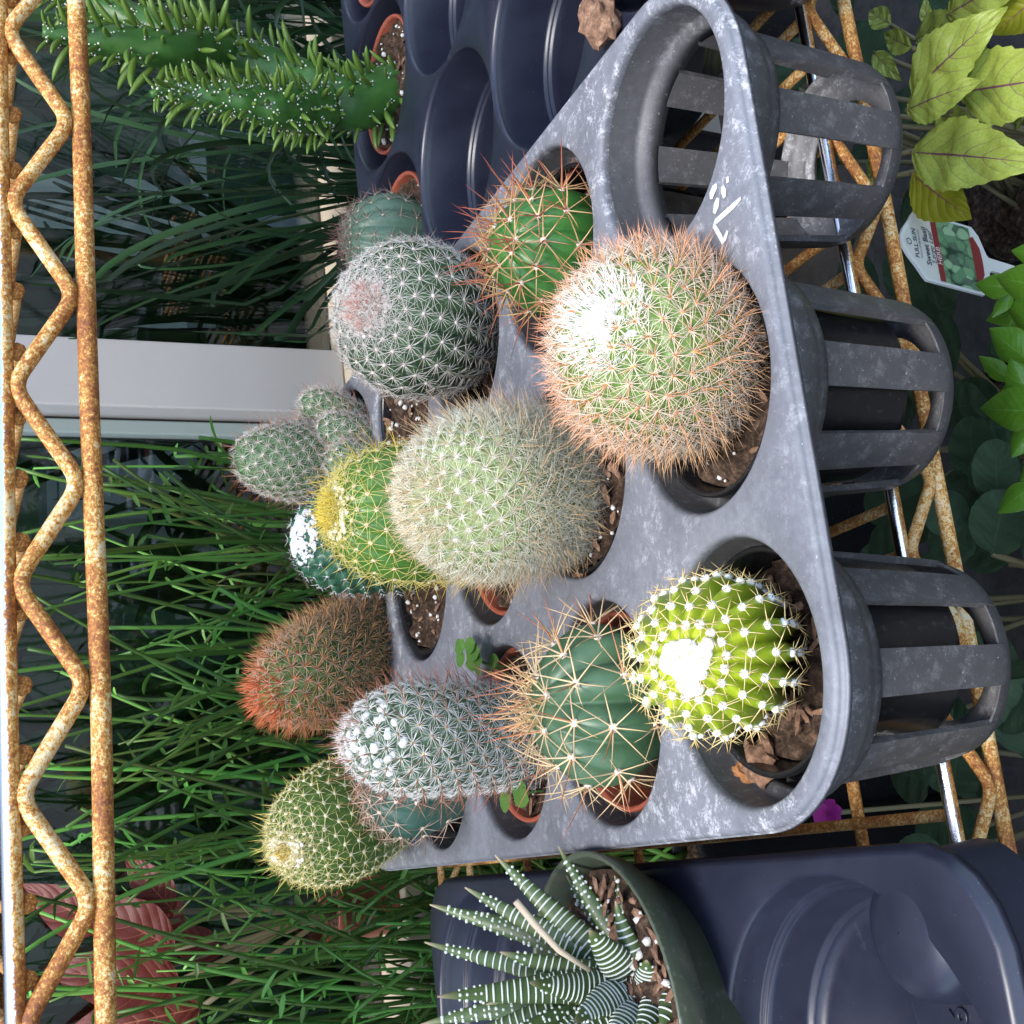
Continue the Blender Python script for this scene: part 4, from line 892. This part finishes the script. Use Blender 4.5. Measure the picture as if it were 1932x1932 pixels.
# --- dark soft-leaved herbs under the shelf
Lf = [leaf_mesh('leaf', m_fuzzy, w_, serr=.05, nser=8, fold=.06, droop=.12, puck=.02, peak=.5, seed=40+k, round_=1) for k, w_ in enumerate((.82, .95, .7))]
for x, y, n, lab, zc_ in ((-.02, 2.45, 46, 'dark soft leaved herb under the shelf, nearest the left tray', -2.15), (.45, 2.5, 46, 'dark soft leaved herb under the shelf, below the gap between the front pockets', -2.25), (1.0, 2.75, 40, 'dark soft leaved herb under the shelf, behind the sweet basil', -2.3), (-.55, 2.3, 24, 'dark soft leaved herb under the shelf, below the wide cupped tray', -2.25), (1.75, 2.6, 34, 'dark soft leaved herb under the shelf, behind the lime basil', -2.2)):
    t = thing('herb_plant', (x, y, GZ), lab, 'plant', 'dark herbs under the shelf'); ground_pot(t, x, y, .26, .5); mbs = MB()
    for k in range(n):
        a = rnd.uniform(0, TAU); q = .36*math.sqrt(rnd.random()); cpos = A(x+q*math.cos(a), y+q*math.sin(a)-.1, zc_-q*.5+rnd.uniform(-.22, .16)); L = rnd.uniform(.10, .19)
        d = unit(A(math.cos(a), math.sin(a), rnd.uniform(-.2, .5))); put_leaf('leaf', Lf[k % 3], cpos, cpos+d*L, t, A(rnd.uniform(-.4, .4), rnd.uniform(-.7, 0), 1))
        if k % 3 == 0:
            s0 = A(x+rnd.uniform(-.08, .08), y+rnd.uniform(-.08, .08), GZ+.45); tt = np.linspace(0, 1, 6)[:, None]; mbs.add(*tube(s0*(1-tt)+cpos*tt, .008, 5))
    mbs.obj('stems', m_stem, t)
    if zc_ == -2.15:
        fc = pix_z(1557, 1535, -1.85); fm = leaf_mesh('petal', mat('magenta_petal', (.30, .02, .22), .5), .8, 8, 5, round_=1, seed=3)
        for k in range(9): a = TAU*k/9; d = unit(unit(-fc)*.7+A(math.cos(a), .3*math.sin(a), math.sin(a))*.7); put_leaf('petal', fm, fc, fc+d*.042, t, unit(-fc)+A(0, 0, .3))
        s0 = A(x, y, GZ+.45); tt = np.linspace(0, 1, 8)[:, None]; V, F = tube(s0*(1-tt)+fc*tt, .006, 5); obj('flower_stalk', V, F, m_stem, t)

# ------------------------------------------------------------------ zebra haworthia in an olive pot, left tray
hz = thing('zebra_haworthia', (-.335, 2.10, LZ-.137), 'zebra striped haworthia in an olive green pot beside the cactus tray', 'succulent')
pot_parts(hz, (-.335, 2.10), .258, -.975, LZ-.134, m_greenpot, -1.02, perl=150, chips=220, taper=.78, rim_h=.055, tilt=(.25, -.34))
ch = lambda x, y: ((1100+x/1.756)/1.5404, (2300+y/1.756)/1.5404)
def b_zebra(t, b):
    v = objco(t); n1 = noise(t, v, 60, 3, .6); a = node(t, 'ShaderNodeAttribute', attribute_name='Col')
    t.links.new(mixc(t, math_(t, 'MULTIPLY', n1, .5), a.outputs['Color'], (.06, .10, .03)), b.inputs['Base Color']); b.inputs['Roughness'].default_value = .42
m_hz = mat('haworthia_leaf', build=b_zebra); m_ridge = mat('white_ridge', (.60, .63, .57), .6)
def haw_leaf(b0, t0, wid, plain=False, bow=.05, side=None):
    b0 = np.asarray(b0); t0 = np.asarray(t0); x = t0-b0; L = np.linalg.norm(x); x = x/L
    n = unit(-b0)+A(0, 0, .2); n = unit(n-x*np.dot(n, x)); y = np.cross(n, x); nu, nk = 22, 14; V = []; C = []
    bend = (A(0, 0, 1)-x*x[2])*bow*rnd.uniform(.5, 1.4)+y*rnd.uniform(-.03, .03)
    cen = lambda u: b0+x*L*u+bend*L*4*u*(1-u)*.6
    wd = lambda u: wid*.80*(.62+.38*math.sin(min(1, u/.28)*math.pi/2))*(1-u**1.5)**.9+.0012
    for i in range(nu):
        u = i/(nu-1)
        for k in range(nk):
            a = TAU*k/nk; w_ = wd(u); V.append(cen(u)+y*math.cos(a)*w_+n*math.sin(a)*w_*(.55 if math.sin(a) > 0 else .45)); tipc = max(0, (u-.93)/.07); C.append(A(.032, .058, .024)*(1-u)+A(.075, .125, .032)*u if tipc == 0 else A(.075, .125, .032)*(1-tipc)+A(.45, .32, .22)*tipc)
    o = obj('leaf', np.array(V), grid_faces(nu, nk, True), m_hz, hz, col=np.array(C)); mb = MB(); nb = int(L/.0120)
    for i in range(1, nb):
        u = i/nb*.93+rnd.uniform(-.006, .006); w_ = wd(u)
        if w_ < .004: continue
        if plain or u > .80:
            for k in range(5 if plain else 3):
                a = rnd.uniform(.1, 3.0) if plain else (.15, 1.57, 2.99)[k]; p = cen(u)+y*math.cos(a)*w_+n*math.sin(a)*w_*.55; mb.add(ICO_V*rnd.uniform(.0022, .0035)+p, ICO_F)
        else:
            m_ = 11; a0 = rnd.uniform(.1, .45); a1 = math.pi-rnd.uniform(.1, .45); wob = rnd.uniform(-.006, .006)
            pth = [cen(u+wob*math.sin(a*1.0)+.010*math.sin(a))+y*math.cos(a)*w_*1.01+n*math.sin(a)*w_*.565 for a in np.linspace(a0, a1, m_)]
            mb.add(*tube(pth, 0.0017*np.sin(np.linspace(.35, 2.8, m_))**.5*rnd.uniform(.8, 1.15), 5))
    if mb.n: mb.obj('white_ridges', m_ridge, o, kind='stuff')
hc = pix_z(*ch(1290, 960), -1.035)
for tpx, yy, wid, pl in (((595, 325), 2.10, .034, False), ((440, 490), 2.12, .032, False), ((262, 578), 2.22, .034, True), ((235, 770), 2.10, .030, False), ((300, 1048), 2.00, .040, False), ((215, 1190), 2.16, .036, True), ((550, 1088), 2.1, .034, True), ((920, 282), 2.08, .024, True), ((960, 430), 2.12, .022, True), ((1205, 430), 1.99, .022, False), ((1140, 465), 2.05, .022, False), ((350, 1290), 2.05, .036, False), ((560, 1300), 1.98, .038, True), ((700, 1400), 1.95, .038, False), ((620, 820), 2.02, .036, False)):
    haw_leaf(hc+A(rnd.uniform(-.03, .03), rnd.uniform(-.02, .03), -.02), pix_y(*ch(*tpx), yy), wid, pl)
for bpx, tpx, yy, wid in (((1280, 990), (770, 975), 1.92, .044), ((1310, 940), (1075, 705), 1.90, .046), ((1370, 930), (1210, 560), 1.93, .026), ((1480, 920), (1395, 712), 1.90, .024), ((1400, 990), (1370, 860), 1.86, .034), ((1330, 1080), (1180, 1250), 1.88, .040), ((1440, 1060), (1330, 1240), 1.85, .032), ((1520, 1040), (1440, 1200), 1.85, .026), ((1260, 1100), (900, 1260), 1.92, .042), ((1300, 1010), (1000, 1180), 1.88, .042)):
    haw_leaf(pix_z(*ch(*bpx), -1.04), pix_y(*ch(*tpx), yy), wid)
pth = [pix_y(*ch(700, 560), 1.93), pix_y(*ch(800, 680), 1.93), pix_y(*ch(920, 810), 1.92), pix_y(*ch(1075, 912), 1.93)]
V, F = tube(pth, A(.0055, .006, .005, .0035), 8); obj('dry_stalk', V, F, mat('straw', (.52, .42, .30), .7), origin=pth[-1], label='dry straw coloured stalk lying across the zebra haworthia leaves', cat='stalk')

# ------------------------------------------------------------------ right tray contents
def rpos(i, j): return RX0+i*RP, RY0+j*RP
x, y = rpos(1, 3)
op = thing('spiny_leaf_cactus', (x, y, RZ-.31), 'tall green stem cactus with finger leaves in terracotta pot, behind the empty cups', 'cactus')
pot_parts(op, (x, y), .170, -1.056, RZ-.305, m_terra, -1.07, perl=40, chips=6)
m_op = m_body('body_opuntia', (.036, .12, .022), (.06, .165, .034), .4)
m_opl = mat('finger_leaf', (.11, .20, .032), .42)
fl = []
for k in range(3):
    u = np.linspace(0, 1, 9); pth = np.stack([u, 0*u, .12*(1+k*.6)*u*u], 1); V, F = tube(pth, .095*np.sin(np.clip(u*.93+.07, 0, 1)*math.pi)**.6+.004, 7); fl.append(mesh('leaf', V, F, m_opl, scale=1.0))
def op_stem(name, pts, rad, nl, seed, lmin, lmax, gl=.3):
    q = random.Random(seed); P = np.array(pts); d = np.concatenate([[0], np.cumsum(np.linalg.norm(np.diff(P, axis=0), axis=1))]); tt = np.linspace(0, d[-1], 60)
    C = np.stack([np.interp(tt, d, P[:, k]) for k in range(3)], 1)
    for _ in range(6): C[1:-1] = (C[:-2]+2*C[1:-1]+C[2:])/4
    r = np.interp(np.linspace(0, 1, 60), np.linspace(0, 1, len(rad)), rad); V, F = tube(C, r, 28); Nn = V-np.repeat(C, 28, 0)
    V = V+Nn*(vnoise(V, 26)*.28+vnoise(V, 60)*.10)[:, None]; obj(name, V, F, m_op, op, col=np.ones((len(V), 3)))
    T = np.gradient(C, axis=0); T /= np.linalg.norm(T, axis=1)[:, None]; mbp = MB()
    for k in range(nl):
        u = (k+.5)/nl; i = min(58, int(u*59)); a = k*2.39996+q.uniform(-.3, .3); t_, e1, e2 = frame(T[i]); nn = e1*math.cos(a)+e2*math.sin(a); p = C[i]+nn*r[i]*.97
        if np.dot(nn, unit(-p)) < -.5: continue
        L = q.uniform(lmin, lmax)*(1 if u < .92 else .6); dd = unit(T[i]*q.uniform(.5, 1.1)+nn*q.uniform(.6, 1.2)+A(0, 0, q.uniform(-.3, .25))); z_ = unit(nn-dd*np.dot(nn, dd))
        inst('leaf', fl[k % 3], place(ORG[op], p, dd, np.cross(z_, dd), z_, L*S), op)
        for _ in range(4): mbp.add(ICO_V*q.uniform(.0015, .0032)+p+nn*.004+A(q.uniform(-.008, .008), q.uniform(-.008, .008), q.uniform(-.008, .008)), ICO_F, A(.75, .74, .68))
    mbp.obj('areoles', m_wool, op, kind='stuff')
op_stem('stem', [A(x, y, -1.10), pix_y(650, 200, 2.76), pix_y(520, 140, 2.80), pix_y(380, 90, 2.84), pix_y(250, 40, 2.88), pix_y(120, -20, 2.92), pix_y(20, -60, 2.92)], (.066, .066, .062, .056, .048, .036, .02), 250, 5, .040, .090)
op_stem('branch', [pix_y(610, 205, 2.74), pix_y(520, 205, 2.66), pix_y(440, 185, 2.64), pix_y(370, 180, 2.64), pix_y(320, 165, 2.64), pix_y(285, 178, 2.64)], (.056, .052, .046, .036, .024, .008), 190, 6, .028, .072)
op_stem('branch', [pix_y(420, 95, 2.80), pix_y(330, 95, 2.70), pix_y(240, 80, 2.68), pix_y(150, 70, 2.68), pix_y(80, 60, 2.68)], (.048, .048, .044, .034, .012), 90, 8, .05, .095)
x, y = rpos(2, 3); t = thing('pot_of_soil', (x, y, RZ-.31), 'terracotta pot at the far end of the glossy black tray', 'pot'); pot_parts(t, (x, y), .170, -1.054, RZ-.305, m_terra, -1.075, perl=30, chips=6)
x, y = rpos(0, 3)
t = thing('potted_cactus', (x, y, RZ-.31), 'blue grey ribbed cactus with thin dark spines peeking out behind the frosted globe', 'cactus'); pot_parts(t, (x, y), .168, -1.056, RZ-.305, m_terra, -1.08, perl=12)
c, R, ax = globe(728, 452, 2.74, 82, 655, 440); ax = unit(ax+A(0, .1, .3))
b = Body(c-ax*R*1.3, c+ax*R, R*1.05, rb=.7, zc=.55, ribs=13, amp=.10, phase=.1); U, PH = b.areoles_rib(.042, .1); P, N, T = b.at(U, PH); b.mesh('body', m_body('body_blue_grey', (.06, .125, .085), (.09, .16, .115), .45), t, nphi=156)
mb = MB(); areole_spines(mb, P, N, T, 6, .040, .0011, (.32, .28, .22), (.10, .06, .06), .4, 1, .05, .0013, (.25, .14, .10), (.06, .02, .03), curve=.1, segs=3); mb.obj('spines', m_spine, t, kind='stuff'); pads(P, N, .0035, (.5, .48, .42)).obj('areoles', m_wool, t, kind='stuff')
x, y = rpos(0, 0); t = thing('pot_of_soil', (x, y, RZ-.31), 'black pot heaped with dry soil at the top right behind the empty slatted pocket', 'pot'); pot_parts(t, (x, y), .178, -1.0, RZ-.305, m_blackpot, -1.005, perl=60, chips=20)
def bark(name, cpos, size, label, seed, m=m_bark):
    q = np.random.RandomState(seed); v = ICO_V.copy(); F = [list(f) for f in ICO_F]
    for _ in range(2):
        vv = v.tolist(); cache = {}; NF = []
        def midp(a, b_):
            k = (min(a, b_), max(a, b_))
            if k not in cache: cache[k] = len(vv); vv.append(((np.array(vv[a])+np.array(vv[b_]))/2).tolist())
            return cache[k]
        for a, b_, c_ in F: ab, bc, ca = midp(a, b_), midp(b_, c_), midp(c_, a); NF += [[a, ab, ca], [b_, bc, ab], [c_, ca, bc], [ab, bc, ca]]
        v = np.array(vv); F = NF
    v = v/np.linalg.norm(v, axis=1)[:, None]; v = v*(1+vnoise(v+seed, 1.7)*.9+vnoise(v+seed, 4)*.5)[:, None]*A(*size); obj(name, v+np.asarray(cpos), F, m, origin=np.asarray(cpos)-A(0, 0, size[2]), smooth=False, label=label, cat='bark')
bark('bark_piece', pix_z(1132, 36, -1.003), (.05, .032, .028), 'large dry brown bark piece on the heaped soil, top right', 3)
bark('bark_piece', pix_z(1432, 1440, -1.07), (.036, .034, .022), 'brown bark piece on the soil of the yellow green cactus', 5)
bark('bark_piece', pix_z(1402, 1462, -1.06), (.018, .016, .012), 'small orange bark shard on the soil of the yellow green cactus', 9, mat('orange_bark', (.32, .14, .05), .85))
bark('bark_piece', pix_z(1128, 868, -1.03), (.018, .03, .012), 'pale tan bark strip beside the cream haired cactus', 12, mat('tan_bark', (.42, .30, .18), .85))
bark('bark_piece', pix_z(1094, 1090, -1.02), (.012, .018, .012), 'small split bark chip at the left foot of the cream haired cactus', 15)

# ------------------------------------------------------------------ seedlings
m_seed = m_leaf('seedling_leaf', (.09, .22, .04), (.13, .28, .06), (.12, .25, .07), .05, .5, .3, side=False)
sl_ = leaf_mesh('leaf', m_seed, .62, 8, 5, fold=.1, droop=.1, puck=.0, round_=1)
def seedling(root, tips, label, grp='weed seedlings in the pots'):
    t = thing('seedling', root, label, 'seedling', grp); top = np.mean([pix_z(*a, z) for a, b_, z in tips], 0); tt = np.linspace(0, 1, 6)[:, None]; V, F = tube(np.asarray(root)*(1-tt)+top*tt+A(0, 0, -.004), .003, 5); obj('stem', V, F, m_seed, t, uv=np.zeros((len(V), 2)))
    for a, b_, z in tips: put_leaf('leaf', sl_, pix_z(*a, z), pix_z(*b_, z+.004), t, A(0, -.35, 1))
cs = lambda x, y: ((900+x/2.147)/1.5404, (1600+y/2.147)/1.5404)
seedling(A(.30, 2.36, -1.09), [(cs(965, 620), cs(895, 580), -.955), (cs(968, 615), cs(940, 552), -.955), (cs(972, 618), cs(1018, 570), -.955), (cs(975, 640), cs(1042, 625), -.96), (cs(970, 665), cs(900, 690), -.96), (cs(978, 668), cs(1055, 690), -.965), (cs(985, 680), cs(985, 730), -.97), (cs(1040, 720), cs(1060, 770), -.985)], 'round leaved weed seedling standing over the tray web above the silvery column')
seedling(A(.33, 2.30, -1.09), [(cs(1120, 700), cs(1165, 680), -1.0), (cs(1110, 720), cs(1090, 690), -1.0), (cs(1125, 730), cs(1130, 775), -1.01)], 'small bright weed seedling between the silvery column and the tan spined cactus')
seedling(A(.10, 2.26, -1.09), [(cs(1255, 1540), cs(1175, 1600), -.99), (cs(1250, 1480), cs(1215, 1430), -.98), (cs(1262, 1500), cs(1330, 1470), -.98), (cs(1275, 1510), cs(1350, 1560), -.98), (cs(1240, 1550), cs(1200, 1630), -.995)], 'broad leaved weed seedling at the left foot of the silvery column')
seedling(A(.49, 2.26, -1.10), [(cs(1175, 270), cs(1140, 280), -1.07), (cs(1178, 262), cs(1180, 235), -1.07), (cs(1182, 272), cs(1205, 295), -1.07)], 'tiny weed seedling on the soil left of the golden column')

# ------------------------------------------------------------------ plants behind the shelf and behind the glass
def b_blade(t, b):
    a = node(t, 'ShaderNodeAttribute', attribute_name='Col'); t.links.new(a.outputs['Color'], b.inputs['Base Color']); b.inputs['Roughness'].default_value = .4
    tr = node(t, 'ShaderNodeBsdfTranslucent'); t.links.new(a.outputs['Color'], tr.inputs[0]); mx = node(t, 'ShaderNodeMixShader'); mx.inputs[0].default_value = .2
    t.links.new(b.outputs[0], mx.inputs[1]); t.links.new(tr.outputs[0], mx.inputs[2]); t.links.new(mx.outputs[0], t.nodes['Material Output'].inputs[0])
m_blade = mat('blade', build=b_blade)
def arc(p0, d, L, droop, n=9):
    t = np.linspace(0, 1, n)[:, None]; return p0+d*L*t+A(0, 0, -1)*droop*L*t*t
def blade(mb, pth, wd, col, twist=0.):
    n = len(pth); T = np.gradient(pth, axis=0); T /= np.linalg.norm(T, axis=1)[:, None]; s_ = np.cross(T, A(math.cos(twist), math.sin(twist), .3)); s_ /= np.linalg.norm(s_, axis=1)[:, None]+1e-9; nn = np.cross(s_, T)
    u = np.linspace(0, 1, n); w_ = (wd*np.sin(np.clip(u*.9+.08, 0, 1)*math.pi)**.5)[:, None]; V = np.concatenate([pth-s_*w_, pth-nn*w_*.25, pth+s_*w_]); mb.add(V, [[i, i+1, n+i+1, n+i] for i in range(n-1)]+[[n+i, n+i+1, 2*n+i+1, 2*n+i] for i in range(n-1)], col)
def stemmy(x, y, n, lab, zlo=-1.5, zhi=-.35, sx=.45, bright=1.0, seed=1, xmax=9):
    q = random.Random(seed); t = thing('trailing_stem_plant', (x, y, GZ), lab, 'plant', 'thin stemmed plants behind the shelf'); ground_pot(t, x, y, .3, 1.2, m_blackpot); st = MB(); lv = MB()
    for k in range(n):
        p0 = A(x+q.uniform(-.2, .2), y+q.uniform(-.14, .14), GZ+1.15); top = A(x+q.uniform(-sx, sx), y+q.uniform(-.22, .24), q.uniform(zlo, zhi)); tip = top+A(q.uniform(-.45, .45), q.uniform(-.15, .12), q.uniform(-.25, .55)); m_ = 15
        tt = np.linspace(0, 1, m_)[:, None]; pth = (1-tt)**2*p0+2*tt*(1-tt)*(top*.7+p0*.3+A(0, 0, .1))+tt*tt*tip+np.stack([.02*np.sin(tt[:, 0]*9+k), .02*np.cos(tt[:, 0]*7+k), 0*tt[:, 0]], 1)
        pth[:, 1] = np.clip(pth[:, 1], 3.88, 4.36); pth[:, 0] = np.minimum(pth[:, 0], xmax-.02*q.random()); g = (q.uniform(.5, 1.1) if q.random() < .65 else q.uniform(.9, 2.1))*bright; col = A(.062*g+q.uniform(0, .05), .205*g, .036*g)
        V, F = tube(pth, np.linspace(.011, .005, m_)*q.uniform(.5, 1.3), 6); st.add(V, F, np.repeat(np.clip(col, 0, 1)[None], len(V), 0))
        for i in range(5, m_):
            if q.random() < .45:
                d = unit(A(q.uniform(-1, 1), q.uniform(-.6, .3), q.uniform(-.3, 1))); blade(lv, arc(pth[i], d, q.uniform(.03, .085), q.uniform(0, .4), 5), q.uniform(.004, .008), np.clip(col*q.uniform(.9, 1.5), 0, 1), q.uniform(0, 6))
    st.obj('stems', m_blade, t, kind='stuff'); lv.obj('leaves', m_blade, t, kind='stuff')
stemmy(1.08, 4.12, 52, 'thin green trailing stems just left of the window mullion', sx=.25, zhi=-.45, bright=1.2, seed=2, xmax=1.36)
stemmy(.70, 4.12, 70, 'thin green trailing stems behind the golden and cream cacti', seed=3, xmax=1.36)
stemmy(.12, 4.12, 80, 'thin green trailing stems behind the back row of the tray', bright=1.15, seed=4)
stemmy(-.2, 3.98, 46, 'low tangle of thin green stems along the window sill at the left', zlo=-1.9, zhi=-1.15, sx=.55, bright=1.1, seed=9)
stemmy(-.45, 4.12, 80, 'thin green trailing stems behind the wide cupped tray', bright=1.2, seed=5, zhi=-.25)
def strappy(x, y, n, lab, zl, zh, seed, y0, y1, bright=1.0, sx=.6, wd=.02, xmin=-9):
    q = random.Random(seed); t = thing('strap_leaf_plant', (x, y, GZ), lab, 'plant', 'strap leaved plants by the window'); ground_pot(t, x, y, .22, 1.0); mb = MB()
    for k in range(n):
        p0 = A(x+q.uniform(-.1, .1), y+q.uniform(-.1, .1), GZ+.95); top = A(x+q.uniform(-sx, sx), min(y1, max(y0, y+q.uniform(-.4, .4))), q.uniform(zl, zh)); tip = top+A(q.uniform(-.7, .7), 0, q.uniform(-.35, .4)); tt = np.linspace(0, 1, 14)[:, None]
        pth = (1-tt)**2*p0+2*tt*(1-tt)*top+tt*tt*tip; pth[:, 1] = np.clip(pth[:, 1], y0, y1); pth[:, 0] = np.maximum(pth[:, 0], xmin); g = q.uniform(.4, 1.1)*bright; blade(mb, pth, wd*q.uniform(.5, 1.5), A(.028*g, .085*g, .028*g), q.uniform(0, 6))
    mb.obj('leaves', m_blade, t, kind='stuff')
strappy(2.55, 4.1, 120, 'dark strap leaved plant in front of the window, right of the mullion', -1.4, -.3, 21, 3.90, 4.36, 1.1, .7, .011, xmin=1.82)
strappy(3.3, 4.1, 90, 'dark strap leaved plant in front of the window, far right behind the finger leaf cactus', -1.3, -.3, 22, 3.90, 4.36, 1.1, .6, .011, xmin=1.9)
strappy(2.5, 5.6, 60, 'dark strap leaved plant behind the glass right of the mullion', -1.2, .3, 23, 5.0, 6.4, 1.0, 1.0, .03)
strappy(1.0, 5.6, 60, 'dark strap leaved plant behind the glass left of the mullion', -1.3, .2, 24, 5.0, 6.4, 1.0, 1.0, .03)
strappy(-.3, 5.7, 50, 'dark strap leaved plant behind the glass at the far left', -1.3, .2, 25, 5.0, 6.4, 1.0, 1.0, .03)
rp = thing('red_leaf_plant', (-.12, 4.55, -1.46), 'plant with broad red leaves standing on the window sill at the left', 'plant'); pot_parts(rp, (-.12, 4.55), .13, -1.24, -1.458, m_terra, -1.27, perl=0, chips=0)
m_red = m_leaf('red_leaf', (.12, .014, .010), (.17, .028, .018), (.40, .14, .08), .03, .5, .3); rl = leaf_mesh('leaf', m_red, .55, fold=.15, droop=.3, seed=8, peak=.4); mbs = MB()
for k, (bpx, tpx) in enumerate((((330, 1790), (150, 1700)), ((340, 1850), (90, 1840)), ((330, 1720), (230, 1620)), ((380, 1900), (120, 1960)), ((300, 1830), (330, 1690)), ((200, 1750), (40, 1680)), ((420, 1800), (300, 1760)))):
    pb_, pt_ = pix_y(*bpx, 4.47+.03*k), pix_y(*tpx, 4.45+.03*k); put_leaf('leaf', rl, pb_, pt_, rp, A(0, -1, .5)); tt = np.linspace(0, 1, 7)[:, None]; mbs.add(*tube(A(-.12, 4.55, -1.28)*(1-tt)+pb_*tt, .010, 6))
mbs.obj('stems', m_stem, rp)
# invented bench and boxes behind the glass, pale stand-ins for window reflections
bn = thing('reflection_bench', (2.9, 7.6, GZ), 'made-up pale bench behind the glass standing in for window reflections', 'bench'); m_reflection = mat('pale_reflection', (.55, .55, .53), .6)
bx('reflection_bench_top', (1.6, 7.0, -1.5), (4.4, 8.2, -1.4), m_reflection, bn)
for x in (1.65, 4.25):
    for y in (7.05, 8.05): bx('leg', (x, y, GZ), (x+.1, y+.1, -1.5), m_reflection, bn)
for k, (x, z, w_, h, lab) in enumerate(((2.0, -1.4, .5, .75, 'made-up pale box imitating a window reflection, nearest the mullion'), (2.75, -1.4, .45, .55, 'made-up pale box imitating a window reflection, middle one'), (3.5, -1.4, .6, .9, 'made-up pale box imitating a window reflection, far right'))):
    cbx = thing('reflection_box', (x+w_/2, 7.5, z), lab, 'box', 'made-up boxes standing in for window reflections'); bx('body', (x, 7.3, z+.002), (x+w_, 7.8, z+h), m_reflection, cbx); bx('lid', (x-.02, 7.28, z+h+.001), (x+w_+.02, 7.82, z+h+.06), m_paint, cbx)
